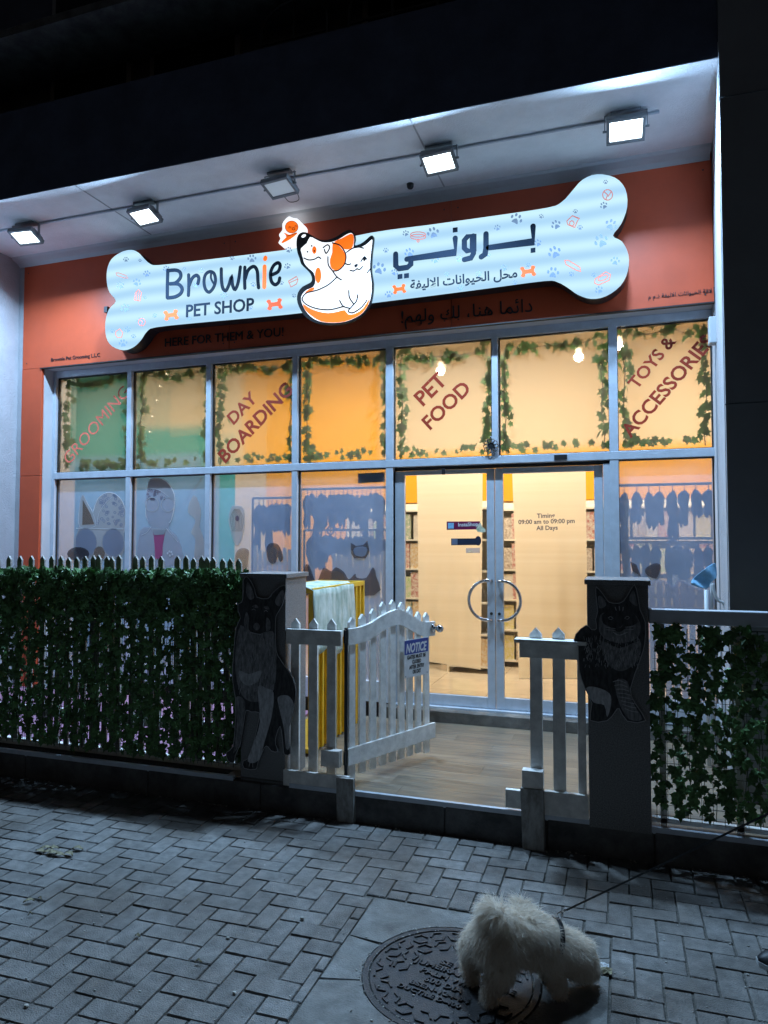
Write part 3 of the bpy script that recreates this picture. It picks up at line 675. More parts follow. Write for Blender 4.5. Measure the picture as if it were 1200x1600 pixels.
stand(1012, 1112, 6.3, P(1060, 905, Y=6.3).z, 'cream slatted display stand at the foot of the right pane')
# ---- ivy leaves
def leaf_mesh(name, seed, size=1.0, m='ivy_leaf'):
    r = random.Random(seed)
    ol = [(0, -.05), (-.2, -.14), (-.5, .02), (-.34, .25), (-.5, .52), (-.2, .56), (0, 1), (.2, .56), (.5, .52), (.34, .25), (.5, .02), (.2, -.14)]
    vs = [(0, -.10*size, -.32*size)]+[((x+r.uniform(-.05, .05))*size, r.uniform(-.04, .1)*size, -(y+r.uniform(-.04, .04))*size) for x, y in ol]
    me = MB().add(vs, [(0, i+1, (i+1) % 12+1) for i in range(12)]).mesh(name); me.materials.append(M[m]); return me
LM = [leaf_mesh('leaf', k) for k in range(5)]
LG = [leaf_mesh('leaf', k+20, 1.0, 'garland_leaf') for k in range(5)]
def put_leaves(parent, places, limit=300, meshes=None):
    meshes = meshes or LM
    """places: (x,y,z,size,rx,ry,rz); the nearest ones are parts, the rest one joined part"""
    places = [((p[0]-_C.x)**2+(p[1]-_C.y)**2+(p[2]-_C.z)**2, in_view(p[:3], 10)[0], p) for p in places]
    places.sort(key=lambda a: (not a[1], a[0]/a[2][3]))
    for d, v, (x, y, z, s, a, b, c) in places[:limit]:
        o = bpy.data.objects.new('leaf', random.choice(meshes)); COL.objects.link(o); o.parent = parent
        o.location = Vector((x, y, z))-WO[parent]; o.rotation_euler = (a, b, c); o.scale = (s, s, s)
    if len(places) > limit:
        mb = MB()
        for d, v, (x, y, z, s, a, b, c) in places[limit:]:
            me = random.choice(LM); Mx = Matrix.LocRotScale(Vector((x, y, z)), __import__('mathutils').Euler((a, b, c)), Vector((s, s, s)))
            mb.add([Mx @ q.co for q in me.vertices], [tuple(f.vertices) for f in me.polygons])
        o = obj('leaves', mb, M['ivy_leaf'], parent); o['kind'] = 'stuff'
gnames = ['far left', 'second from left', 'third from left', 'fourth (orange)', 'left door', 'right door', 'far right']
for i, (wn, x0, x1) in enumerate(upper):
    g_ = T('ivy_garland', 'ivy garland framing the %s upper pane from inside' % gnames[i], 'garland', ((x0+x1)/2, GY+.07, TZ1), 'ivy garlands inside the upper panes')
    r = random.Random(40+i); z0, z1 = TZ1+.03, FB-.1; pl = []; yb = GY+.05
    pth = [(x0+.05, z0)]+[(x0+.05+r.uniform(-.02, .02), z0+(z1-z0)*k/6) for k in range(1, 6)]+[(x0+.06, z1)]+[(x0+(x1-x0)*k/5, z1-.03+r.uniform(-.05, .03)) for k in range(1, 5)]+[(x1-.06, z1)]+[(x1-.05+r.uniform(-.02, .02), z1-(z1-z0)*k/6) for k in range(1, 6)]+[(x1-.05, z0)]
    obj('stem', MB().tube([(x, yb+.01, z) for x, z in pth], .004, 5), M['ivy_stem'], g_)
    dens = [1.0, .8, .9, 1.0, .8, .8, .7][i]
    for a, b in zip(pth, pth[1:]):
        L = math.hypot(b[0]-a[0], b[1]-a[1]); n = int(L/.0125*dens)
        for k in range(n):
            if r.random() < .25: continue
            t_ = r.random(); x = a[0]+(b[0]-a[0])*t_; z = a[1]+(b[1]-a[1])*t_
            pl.append((min(max(x+r.gauss(0, .022), x0+.02), x1-.02), yb+r.uniform(0, .05), z+r.gauss(0, .022)+.02, r.uniform(.05, .085), r.uniform(-.6, .6), r.uniform(-1.2, 1.2), r.uniform(-1.4, 1.4)))
    for k in range(int(26*dens)):
        x = r.uniform(x0+.06, x1-.06) if i not in (0,) else r.uniform(x0+.2, x1-.06)
        pl.append((x, yb+r.uniform(0, .04), z0+r.uniform(.0, .06)+.03, r.uniform(.045, .07), r.uniform(-.5, .5), r.uniform(-1.5, 1.5), r.uniform(-.8, .8)))
    if i == 0: pl += [(r.uniform(x0+.2, x1-.05), yb+r.uniform(0, .05), z0+r.uniform(.0, .12), r.uniform(.05, .075), r.uniform(-.5, .5), r.uniform(-1.5, 1.5), 0) for _ in range(40)]
    put_leaves(g_, pl, meshes=LG)

# ---- lettering on the upper panes
YL = GY-.004
def wtext(body, i, a, b, m, bold=.028, h=None):
    A, Bp = P(*a, Y=YL), P(*b, Y=YL); d = (Bp-A).normalized(); up = Vector((-d.z, 0, d.x))
    text('lettering', body, A, Bp, up, M[m], upper[i][0], th=.0015, bold=(0 if 'M' in body else .024), h=h)
wtext('GROOMING', 0, (108, 727), (203, 615), 'vinyl_pink')
wtext('DAY', 2, (365, 664), (403, 624), 'vinyl_red'); wtext('BOARDING', 2, (352, 724), (459, 611), 'vinyl_red')
wtext('PET', 4, (661, 635), (700, 596), 'vinyl_red'); wtext('FOOD', 4, (672, 672), (737, 609), 'vinyl_red')
wtext('TOYS &', 6, (995, 609), (1057, 533), 'vinyl_red'); wtext('ACCESSORIES', 6, (985, 685), (1118, 534), 'vinyl_red')
# ---- stickers and opening hours on the doors
YD = GY+.021
def stick(parent, name, pts, m, lift=0): return obj(name, plate(MB(), pts, YD-lift, .0015), M[m], parent)
def dtext(parent, body, a, b, m, lift=.003, bold=.012):
    return text('lettering', body, P(*a, Y=YD-lift), P(*b, Y=YD-lift), (0, 0, 1), M[m], parent, th=.001, bold=bold)
stk = T('door_sticker', 'dark red delivery service sticker on the left glass door', 'sticker', tuple(P(724, 828, Y=YD)))
stick(stk, 'sticker_board', [(698, 815), (750, 814.5), (750, 827), (698, 828)], 'plum'); stick(stk, 'sticker_panel', [(700, 817), (709, 817), (709, 826), (700, 826)], 'cloth_blue', .003)
dtext(stk, 'InstaShop', (716, 822.6), (747, 821.6), 'white_board'); stick(stk, 'scooter_rider', [(744, 827), (746, 822), (749, 817), (752, 818), (753, 823), (758, 826), (759, 831), (754, 832), (746, 831)], 'pack3', .0045)
stk = T('door_sticker', 'navy sticker with a rounded badge on the left glass door', 'sticker', tuple(P(728, 852, Y=YD)))
stick(stk, 'sticker_board', [(705, 841.5), (750, 841), (750, 851.5), (705, 852)], 'navy'); stick(stk, 'sticker_panel', [(706, 842), (715, 842), (715, 851), (706, 851)], 'decal_grey', .003); stick(stk, 'badge', ring_pts(747, 845, 5, 7.5), 'navy', .002)
stk = T('door_sticker', 'small pale blue sticker lowest on the left glass door', 'sticker', tuple(P(739, 864, Y=YD)))
stick(stk, 'sticker_board', [(728, 856.5), (750, 856), (750, 864), (728, 864)], 'decal_pale'); stick(stk, 'green_bar', [(732, 860.5), (738, 860.3), (738, 862.5), (732, 862.6)], 'pack3', .003)
for bd, a, b in (('Timing', (839, 809.5), (867, 808.5)), ('09:00 am to 09:00 pm', (810, 819), (898, 817)), ('All Days', (838, 828.5), (871.5, 827.5))):
    text('lettering', bd, P(*a, Y=YD-.003), P(*b, Y=YD-.003), (0, 0, 1), M['vinyl_grey'], dr, th=.001, bold=.02)

# ---- animal prints on the lower panes
def dec(wn, name, pts, m, lift=0, smooth=3, y=None): return obj(name, plate(MB(), pts, GY-.003-lift, .001, smooth), M[m], wn)
zb = lambda L: [(80+x/4.615, 730+y/4.615) for x, y in L]
zc = lambda L: [(320+x/4, 730+y/4) for x, y in L]
w0, w1, w2, w3, w6 = [l[0] for l in lower]
dec(w0, 'cat_print', zb([(225, 200), (262, 262), (300, 330), (335, 230), (400, 184), (470, 198), (520, 260), (540, 350), (525, 470), (500, 650), (210, 650), (180, 520), (200, 430), (205, 300)]), 'decal_pale')
def spots(wn, pts, n, seed, m, r0=2.2):
    r = random.Random(seed); mb = MB()
    xs = [p[0] for p in pts]; ys = [p[1] for p in pts]
    def ins(x, y):
        c = False
        for (x1, y1), (x2, y2) in zip(pts, pts[1:]+pts[:1]):
            if (y1 > y) != (y2 > y) and x < (x2-x1)*(y-y1)/(y2-y1)+x1: c = not c
        return c
    k = 0
    while k < n:
        x, y = r.uniform(min(xs), max(xs)), r.uniform(min(ys), max(ys))
        if not ins(x, y): continue
        k += 1; stroke(mb, ring_pts(x, y, r0*r.uniform(.5, 1), r0*r.uniform(.5, 1), 6), .006, GY-.0045, .0008, closed=True, smooth=0)
    o = obj('print_pattern', mb, M[m], wn)
spots(w0, zb([(330, 240), (400, 190), (470, 200), (530, 290), (520, 420), (330, 420)]), 55, 3, 'decal_grey', 2.4)
dec(w0, 'ear_print', zb([(228, 235), (285, 340), (310, 410), (225, 415)]), 'decal_tan', .002, 0)
for cx in (250, 447):
    dec(w0, 'lens_print', zb(ring_pts(cx, 545, 76, 100)), 'decal_grey', .002, 0); mb = MB(); stroke(mb, zb(ring_pts(cx, 545, 80, 104)), .012, GY-.006, .001, closed=True, smooth=0); obj('glasses_print', mb, M['decal_pale'], w0)
dec(w0, 'nose_print', zb(ring_pts(347, 620, 40, 50)), 'decal_tan', .004, 0)
dec(w0, 'paw_shadow_print', zb(ring_pts(195, 625, 80, 50)), 'decal_dark', .006, 0)
dec(w1, 'dog_print', zb([(715, 88), (800, 85), (865, 145), (893, 235), (870, 380), (850, 440), (920, 520), (930, 690), (640, 690), (645, 450), (720, 430), (690, 380), (680, 230)]), 'decal_grey')
dec(w1, 'cap_print', zb([(715, 88), (800, 85), (865, 145), (893, 235), (860, 225), (780, 165), (700, 150)]), 'decal_pale', .002)
spots(w1, zb([(700, 155), (780, 165), (860, 230), (690, 235)]), 24, 5, 'decal_line', 1.8)
for cx in (728, 840): mb = MB(); stroke(mb, zb(ring_pts(cx, 268, 48, 52)), .01, GY-.006, .001, closed=True, smooth=0); obj('glasses_print', mb, M['decal_pale'], w1)
def outl(wn, pts, wd=.006, lift=.006, closed=True):
    mb = MB(); stroke(mb, zb(pts), wd, GY-lift, .001, closed=closed, smooth=3); obj('outline_print', mb, M['decal_white'], wn)
outl(w0, [(225, 200), (262, 262), (300, 330), (318, 425), (205, 430), (203, 300)]); outl(w0, [(300, 335), (335, 230), (400, 184), (470, 198), (520, 260), (540, 350), (525, 470)], closed=False)
outl(w0, [(330, 425), (345, 330), (400, 250), (440, 215)], .004, closed=False); outl(w0, [(180, 440), (345, 445), (520, 445)], .007, closed=False)
outl(w1, [(715, 88), (800, 85), (865, 145), (893, 235), (870, 370), (850, 400)], closed=False); outl(w1, [(700, 150), (780, 165), (860, 225)], .004, closed=False); outl(w1, [(690, 230), (680, 330), (700, 390)], .005, closed=False)
outl(w1, [(720, 430), (690, 470), (650, 490)], .004, closed=False); outl(w1, [(830, 440), (880, 500), (915, 540)], .004, closed=False)
for x, y in ((840, 620), (852, 608), (866, 612), (874, 628), (856, 636)): dec(w1, 'paw_badge_print', zb(ring_pts(x, y, 7, 8)), 'decal_white', .007, 0)
dec(w1, 'tie_print', zb([(735, 455), (825, 450), (805, 560), (800, 660), (750, 660), (745, 560)]), 'decal_pink', .003, 0)
dec(w1, 'collar_print', zb([(722, 440), (830, 445), (815, 485), (745, 490)]), 'decal_pale', .005, 0)
mb = MB(); stroke(mb, zb([(640, 230), (720, 275), (830, 330), (960, 268), (1010, 190), (1090, 75)]), .009, GY+.09, .006, smooth=4)
tag(obj('string_lights', mb, M['hose']), 'pale string of lights hanging behind the second lower pane', 'string lights')
sl_ = T('fairy_lights', 'tiny warm fairy light bulbs behind the second upper pane', 'string lights', tuple(P(245, 640, Y=GY+.1)))
fp = [P(x, y, Y=GY+.1) for x, y in ((232, 700), (236, 675), (240, 651), (247, 626), (252, 604), (262, 585))]
obj('wire', MB().tube(fp, .0015, 4), M['hose'], sl_)
for p in fp[1:]: obj('bulb', MB().ball(p, .007, k=6), M['lamp_warm'], sl_)
dec(w1, 'cat_print', zb([(985, 320), (1010, 225), (1040, 205), (1065, 260), (1080, 330), (1070, 430), (1100, 520), (1105, 690), (1030, 690), (1040, 520), (1010, 470), (1040, 380)]), 'decal_pale')
dec(w2, 'terrier_print', zc([(165, 250), (200, 240), (240, 255), (250, 320), (245, 380), (232, 450), (205, 490), (178, 460), (160, 390), (148, 330)]), 'decal_pale')
for k in range(-4, 5):
    mb = MB(); stroke(mb, zc([(200+k*4, 262), (200+k*10, 320), (203+k*7, 400)]), .004, GY-.005, .001, smooth=3); obj('fur_line_print', mb, M['decal_tan'], w2)
dec(w2, 'nose_print', zc(ring_pts(203, 320, 12, 18)), 'decal_line', .003, 0)
dec(w2, 'dog_head_print', zc([(190, 560), (205, 520), (240, 505), (275, 520), (272, 570), (260, 640), (200, 640)]), 'decal_tan', .002)
dec(w2, 'dog_head_print', zc([(385, 520), (400, 480), (440, 475), (470, 500), (490, 570), (470, 590), (455, 560), (440, 600), (400, 590)]), 'decal_dark', .002)
dec(w3, 'cat_head_print', zc([(912, 472), (945, 492), (990, 485), (1016, 460), (1030, 530), (1005, 570), (935, 570), (915, 540)]), 'decal_dark', .002, 0)
dec(w3, 'cat_muzzle_print', zc([(935, 505), (1010, 500), (1000, 555), (940, 550)]), 'decal_grey', .004)
dec(w3, 'pet_heads_print', zc([(600, 740), (625, 620), (650, 612), (670, 660), (700, 720), (740, 630), (790, 650), (820, 625), (870, 655), (900, 700), (940, 665), (950, 690), (1010, 690), (1050, 625), (1070, 680), (1060, 800), (600, 800)]), 'decal_dark', .002)
dec(w3, 'dog_face_print', zc([(790, 660), (850, 655), (880, 720), (800, 730)]), 'decal_tan', .004)
z5 = lambda L: [(900+x/2.963, 440+y/2.963) for x, y in L]
dec(w6, 'cat_ear_print', z5([(250, 1295), (280, 1310), (300, 1365), (262, 1340)]), 'decal_dark', .002, 0)
dec(w6, 'dog_head_print', z5([(320, 1330), (360, 1305), (390, 1310), (388, 1340), (370, 1375), (330, 1360)]), 'decal_dark', .002)
dec(w6, 'pet_group_print', z5([(335, 1400), (400, 1380), (450, 1410), (480, 1380), (540, 1410), (620, 1440), (630, 1510), (335, 1510)]), 'decal_grey', .001)
tag(obj('door_plate', plate(MB(), [(560, 740), (601, 738), (601, 753), (560, 755)], GY+.03, .01), M['navy']), 'small dark name plate high behind the fourth lower pane', 'plate')

# ---- ornament, boxes above the doors
oc = P(767, 697, Y=GY-.075)
orn = T('door_ornament', 'round metal filigree ornament on the mullion above the doors', 'ornament', tuple(oc))
obj('disc', MB().lathe((oc.x, oc.y+.015, oc.z), [(.001, .014), (.028, .012), (.034, 0)], 16, 'y'), M['dark_steel'], orn)
for k in range(10):
    a = 2*PI*k/10; c = oc+Vector((.045*math.cos(a), 0, .045*math.sin(a)))
    obj('petal', MB().tube([c+Vector((.017*math.cos(t), 0, .017*math.sin(t))) for t in [2*PI*j/10 for j in range(10)]], .0045, 6, closed=True), M['chrome'], orn)
obj('finial', MB().ball(oc+Vector((0, 0, .075)), .012, k=8), M['chrome'], orn)
q_ = P(693, 737, Y=GY-.06); tag(obj('door_sensor', MB().box((q_.x-.014, q_.y-.012, q_.z-.024), (q_.x+.014, q_.y+.01, q_.z+.024)), M['black'], bevel=.003), 'small black sensor on the head of the left door', 'sensor')
a, b = P(866, 711, Y=GY-.057), P(886, 718, Y=GY-.057); tag(obj('transom_plate', MB().box((a.x, a.y-.006, b.z), (b.x, a.y, a.z)), M['dark_steel']), 'tiny dark label plate on the transom right of the doors', 'plate')

# ---- fascia lettering
YF = FY-.001
def ftext(body, a, b, m='black', bold=.0, th=.004, Y=YF): return text('lettering', body, P(*a, Y=Y), P(*b, Y=Y), (0, 0, 1), M[m], B, th=th, bold=bold)
ftext('HERE FOR THEM & YOU!', (258, 542), (443, 525), th=.008)
ftext('!'+arabic('دائما هنا، لك ولهم')[0:0]+arabic('دائما هنا، لك ولهم'), (627, 505), (832, 487), th=.008)
ftext('Brownie Pet Grooming L.L.C', (80, 565), (156, 557))
ftext(arabic('لاقة الحيوانات الاليفة ذ.م م'), (1013, 467), (1112, 457))

# ================================================================== ILLUMINATED SIGN
SY = 5.625
z1 = lambda L: [(150+x/2.553, 320+y/2.553) for x, y in L]
z2 = lambda L: [(580+x/2.182, 240+y/2.182) for x, y in L]
bone = z1([(140,180),(100,190),(62,218),(45,260),(44,310),(55,350),(80,384),(52,418),(38,470),(42,530),(66,565),(110,580),(150,567),(180,538),(202,506),(240,488),(420,469),(620,451),(820,431)]) + \
       z2([(0,510),(200,485),(400,459),(590,434),(635,438),(670,457),(705,481),(750,495),(800,486),(850,450),(875,400),(877,345),(855,300),(824,280),(852,240),(873,180),(866,120),(830,82),(770,71),(720,90),(685,128),(650,165),(600,185),(400,215),(200,243),(0,270)]) + \
       z1([(820,170),(600,200),(400,224),(250,241),(215,235),(190,213),(168,190)])
SG = T('bone_sign', 'long bone shaped illuminated shop sign on the orange fascia', 'sign', tuple(P(570, 520, Y=SY)))
bq = smoothpts(on_plane(bone, SY), True, 3)
obj('sign_box', MB().prism((0, 5.765, 0), *XZ, (0, -.136, 0), bq), M['sign_side'], SG)
cx_ = sum(p[0] for p in bq)/len(bq); cz_ = sum(p[1] for p in bq)/len(bq)
obj('sign_face', MB().prism((0, SY+.003, 0), *XZ, (0, -.006, 0), bq), M['sign_face'], SG)
for x in (-4.9, -3.6, -2.3, -1.0, .0): obj('bracket', MB().box((x-.02, 5.765, 4.0), (x+.02, FY-.001, 4.06)), M['dark_steel'], SG)
YS = SY-.0035
def sst(name, pts, wd, m, **k): return obj(name, stroke(MB(), pts, wd, YS, .004, **k), M[m], SG)
W1 = .031
zr = lambda L: [(250+x/6, 385+y/6) for x, y in L]
za_ = lambda L: [(600+x/4.615, 330+y/4.615) for x, y in L]
def letter(f, segs, wd, m='ink', **k):
    mb = MB()
    for ns, sg in enumerate(segs):
        cl = k.get('closed') and sg is segs[0]; stroke(mb, f(sg), wd if not isinstance(sg, tuple) else wd*.6, YS, .006+.0009*ns, closed=cl, smooth=k.get('smooth', 4))
    return obj('letter', mb, M[m], SG)
letter(zr, [[(75,224),(71,360),(70,480)], [(80,228),(150,224),(190,245),(194,292),(150,342),(96,352)], [(100,352),(170,354),(208,392),(198,440),(145,474),(74,484)]], W1*1.06)
letter(zr, [[(270,268),(272,370),(268,460)], [(276,365),(305,298),(345,272),(366,300),(357,350)]], W1)
letter(zr, [[(468,238),(428,266),(414,330),(427,400),(462,430),(502,388),(522,320),(508,255)], ((482,245),(480,300),(505,350))], W1*.95, closed=True)
letter(zr, [[(576,212),(578,320),(592,396),(620,414),(648,360),(672,288),(682,365),(706,404),(735,335),(755,195)]], W1)
letter(zr, [[(797,197),(795,300),(797,393)], [(800,305),(830,222),(882,190),(913,232),(920,330),(926,388)]], W1)
o = letter(zr, [[(982,190),(981,280),(979,382)], [(990,108),(987,120)]], W1*1.2, 'glow_orange'); o['label'] = 'orange letter i'
letter(zr, [[(1050,268),(1108,238),(1128,182),(1108,155),(1066,182),(1038,250),(1046,328),(1080,360),(1113,338),(1124,298)]], W1)
text('lettering', 'PET SHOP', P(*zr([(245, 663)])[0], Y=YS), P(*zr([(882, 598)])[0], Y=YS), (0, 0, 1), M['ink'], SG, th=.005, bold=.018)
W2 = .0435
letter(za_, [[(1075,110),(1075,222),(755,264)]], W2, smooth=0)
letter(za_, [[(736,165),(736,270),(728,312),(702,330)]], W2, smooth=0)
letter(za_, [[(643,178),(600,186),(580,210),(580,268),(598,286),(643,282)], [(644,180),(645,308),(628,338),(580,350)]], W2*.95, closed=True, smooth=0)
letter(za_, [[(514,196),(514,298),(165,347)], [(195,350),(194,384),(170,406),(108,415),(86,396),(85,310)]], W2, smooth=0)
for x, y in ((1075, 283), (514, 136), (116, 472), (163, 466)): obj('letter_dot', plate(MB(), za_([(x-17, y-14), (x+17, y-19), (x+17, y+14), (x-17, y+19)]), YS, .006), M['ink'], SG)
text('lettering', arabic('محل الحيوانات الاليفة'), P(*za_([(190, 563)])[0], Y=YS), P(*za_([(962, 475)])[0], Y=YS), (0, 0, 1), M['ink'], SG, th=.005, bold=.02)
def small_bone(f, cx, cy, s, rot):
    pts = [(-1, -.25), (-1.25, -.7), (-.9, -1), (-.55, -.8), (-.5, -.4), (.5, -.4), (.55, -.8), (.9, -1), (1.25, -.7), (1, -.25), (1, .25), (1.25, .7), (.9, 1), (.55, .8), (.5, .4), (-.5, .4), (-.55, .8), (-.9, 1), (-1.25, .7), (-1, .25)]
    c, s_ = math.cos(rot), math.sin(rot)
    return f([(cx+(x*c-y*.85*s_)*s, cy+(x*s_+y*.85*c)*s) for x, y in pts])
for f, cx, cy, s in ((z1, 300, 440, 23), (z1, 713, 397, 25), (z2, 96, 462, 18), (z2, 535, 402, 21)): obj('little_bone', plate(MB(), small_bone(f, cx, cy, s, -.13), YS, .004, 2), M['glow_red'], SG)
def paw(f, cx, cy, s, rot):
    mb = MB(); c, s_ = math.cos(rot), math.sin(rot); R_ = lambda L: f([(cx+(x*c-y*s_)*s, cy+(x*s_+y*c)*s) for x, y in L])
    plate(mb, R_([(0, -.1), (.45, .35), (.5, .75), (.1, .7), (-.1, .7), (-.5, .75), (-.45, .35)]), YS, .002, 2)
    for tx, ty in ((-.8, -.05), (-.32, -.6), (.32, -.6), (.8, -.05)): plate(mb, R_(ring_pts(tx, ty, .2, .3, 8)), YS, .002)
    return obj('paw_print', mb, M['paw_blue'], SG)
pr = random.Random(9)
for f, L in ((z1, [(120,218,12),(203,275,15),(97,322,17),(163,310,18),(116,412,20),(176,222,8),(195,370,8),(235,442,10),(178,465,18),(65,503,10),(126,498,14),(108,552,18),(543,213,10),(622,215,19),(769,180,14),(764,245,14),(353,255,8),(280,255,14),(420,262,12),(790,363,10),(400,320,14),(510,360,16),(740,312,10),(628,318,12),(372,455,10),(617,410,10),(150,525,10)]),
             (z2, [(28,392,24),(50,330,10),(118,272,12),(211,270,22),(130,338,18),(218,362,14),(302,360,14),(430,253,12),(495,223,22),(580,214,9),(630,243,18),(696,197,9),(712,252,10),(793,177,14),(799,97,9),(818,243,22),(784,298,26),(832,366,17),(625,337,24),(620,406,22),(683,411,10),(759,414,9),(777,465,15),(568,305,14),(400,345,9),(452,390,13),(367,410,12),(258,412,9),(80,405,13),(60,480,14),(305,457,12),(535,380,9),(490,440,9)])):
    for x, y, s in L: paw(f, x, y, s*.95, pr.uniform(-.6, .6))
def doodle(segs, f, wd=.006):
    mb = MB()
    for pts, cl in segs: stroke(mb, f(pts), wd, YS, .0025, closed=cl, smooth=0)
    obj('doodle', mb, M['line_red'], SG)
doodle([(ring_pts(183, 468, 14, 15), True), ([(174, 458), (186, 468), (180, 482)], False)], z1)
doodle([([(158, 350), (170, 338), (182, 350), (176, 384), (153, 380)], True), ([(164, 345), (160, 381)], False), ([(173, 345), (168, 383)], False)], z1)
doodle([([(80, 272), (92, 272), (120, 282), (128, 292), (112, 292), (84, 282)], True)], z1)
doodle([([(80, 505), (95, 495), (107, 510), (103, 528), (86, 530), (78, 518)], True)], z1)
doodle([([(768, 305), (800, 286), (806, 298), (800, 316), (778, 328)], True), ([(770, 312), (804, 297)], False)], z1)
doodle([(ring_pts(806, 141, 17, 18), True), ([(794, 130), (806, 141), (800, 157)], False), ([(818, 130), (808, 146)], False)], z2)
doodle([([(667, 230), (686, 212), (710, 222), (704, 228), (694, 252), (670, 242)], True), (ring_pts(684, 238, 8, 9, 8), True)], z2)
doodle([(ring_pts(160, 276, 26, 9), True), (ring_pts(160, 284, 26, 9), True), (ring_pts(160, 298, 4, 4, 8), True)], z2)
doodle([([(660, 364), (672, 364), (712, 388), (714, 402), (700, 398), (664, 378)], True)], z2)
doodle([([(763, 428), (800, 403), (816, 412), (812, 432), (775, 448), (762, 442)], True), (ring_pts(790, 424, 18, 8, 10, -.4), True)], z2)

# ---- cat and dog emblem and chick emblem in front of the sign
z7 = lambda L: [(430+x/6.667, 330+y/6.667) for x, y in L]
EM = T('pet_emblem', 'glowing white and orange dog and cat emblem in the middle of the bone sign', 'emblem', tuple(P(530, 508, Y=5.6)))
outer = z7([(262,250),(300,230),(350,238),(400,268),(480,308),(560,310),(640,283),(700,245),(760,211),(805,212),(832,245),(842,300),(828,368),(900,352),(960,308),(1005,268),(1033,275),(1032,330),(1020,430),(1012,540),(1012,640),(1030,760),(1022,880),(995,985),(935,1075),(850,1138),(740,1178),(620,1192),(500,1186),(395,1155),(315,1095),(260,1003),(240,930),(250,858),(298,796),(376,756),(396,720),(380,664),(335,614),(284,562),(266,502),(244,440),(234,360),(240,290)])
inner = z7([(364,270),(420,292),(490,324),(580,324),(660,297),(730,252),(785,228),(812,245),(822,300),(815,377),(840,387),(910,370),(970,332),(1008,294),(1011,330),(998,430),(988,540),(990,640),(1006,760),(998,880),(972,970),(912,1058),(838,1108),(740,1148),(620,1164),(500,1156),(412,1127),(340,1068),(292,990),(270,920),(284,866),(330,820),(400,788),(420,722),(402,642),(352,598),(308,548),(293,500),(274,430),(270,388),(330,335)])
Y0 = 5.612
obj('backing', MB().prism((0, Y0+.004, 0), *XZ, (0, -.03, 0), smoothpts(on_plane(outer, Y0), True, 2)), M['black'], EM)
obj('white_panel', plate(MB(), inner, Y0-.0262, .003, 2), M['glow_white'], EM)
Y1_ = Y0-.0295
for pts in ([(615,320),(700,280),(780,238),(812,248),(820,300),(808,368),(770,398),(710,392),(660,345)], [(600,332),(655,350),(708,410),(733,470),(718,550),(660,608),(612,612),(578,578),(572,500),(595,430)], ring_pts(408, 405, 23, 40), ring_pts(448, 668, 32, 82),
            [(312,852),(350,815),(405,792),(400,822)], [(288,965),(340,1000),(430,1040),(550,1062),(660,1045),(725,1030),(760,1075),(830,1070),(920,1010),(985,905),(968,975),(910,1056),(836,1106),(720,1150),(600,1160),(480,1148),(385,1095),(315,1030)]):
    obj('orange_patch', plate(MB(), z7(pts), Y1_, .002, 2), M['glow_orange'], EM)
mb = MB()
for pts in ([(300,488),(350,508),(410,500),(450,478),(476,494)], [(550,475),(555,560),(600,625),(640,680),(690,716)], [(640,690),(560,762),(470,810),(410,830),(330,850),(290,890),(285,930),(340,980),(450,1018),(580,1024),(710,992)],
            [(768,825),(775,900),(820,968)], [(862,868),(850,930),(820,970),(768,1028),(772,1052),(820,1054),(900,1000),(955,930)], [(672,930),(710,990),(782,1012)], [(780,615),(820,622),(852,600),(880,606),(910,578)], [(730,545),(760,556),(788,548)],
            [(895,522),(930,475),(952,500)], [(745,428),(800,390),(860,372),(920,385)], [(1000,590),(960,640)], [(500,380),(545,350),(568,380),(532,440),(512,398)], [(595,330),(668,352),(715,405),(738,470),(722,552),(662,614),(605,622)]):
    stroke(mb, z7(pts), .011, Y1_-.002, .002)
for pts in (ring_pts(380, 362, 9, 9, 8), ring_pts(337, 423, 9, 9, 8), [(820,568),(845,548),(866,558),(842,590)], ring_pts(930, 498, 14, 22, 8), ring_pts(408, 414, 8, 10, 8)): plate(mb, z7(pts), Y1_-.002, .002)
obj('outline', mb, M['black'], EM)
obj('nose_highlight', plate(MB(), z7(ring_pts(297, 258, 26, 15, 10, -.5)), Y1_+.002, .002), M['glow_white'], EM)
CH = T('chick_emblem', 'small orange chick emblem with white outline above the dog nose', 'emblem', tuple(P(455, 382, Y=5.62)))
obj('white_panel', MB().prism((0, FY-.01, 0), *XZ, (0, -.16, 0), smoothpts(on_plane(z7([(150,60),(190,75),(240,85),(265,130),(255,200),(235,260),(190,310),(130,345),(60,350),(40,330),(60,290),(45,250),(80,200),(80,140),(110,90)]), 5.64), True, 3)), M['glow_white'], CH)
YC = 5.6285
obj('orange_patch', plate(MB(), z7(ring_pts(172, 165, 66, 62, 18)), YC, .002), M['glow_orange'], CH)
obj('orange_patch', plate(MB(), z7([(85,225),(115,232),(150,246),(215,224),(228,236),(160,290),(80,332),(68,322),(105,282),(120,262)]), YC, .0028, 2), M['glow_orange'], CH)
mb = MB()
for pts in ([(142,178),(152,160),(163,172)], [(205,160),(216,150),(226,160)], [(110,262),(160,250),(225,225)]): stroke(mb, z7(pts), .005, YC-.004, .0015)
stroke(mb, z7(ring_pts(191, 183, 15, 13, 8)), .005, YC-.004, .0015, closed=True, smooth=0); stroke(mb, z7(ring_pts(172, 165, 68, 64, 18)), .004, YC-.0005, .002, closed=True, smooth=0)
obj('outline', mb, M['black'], CH)

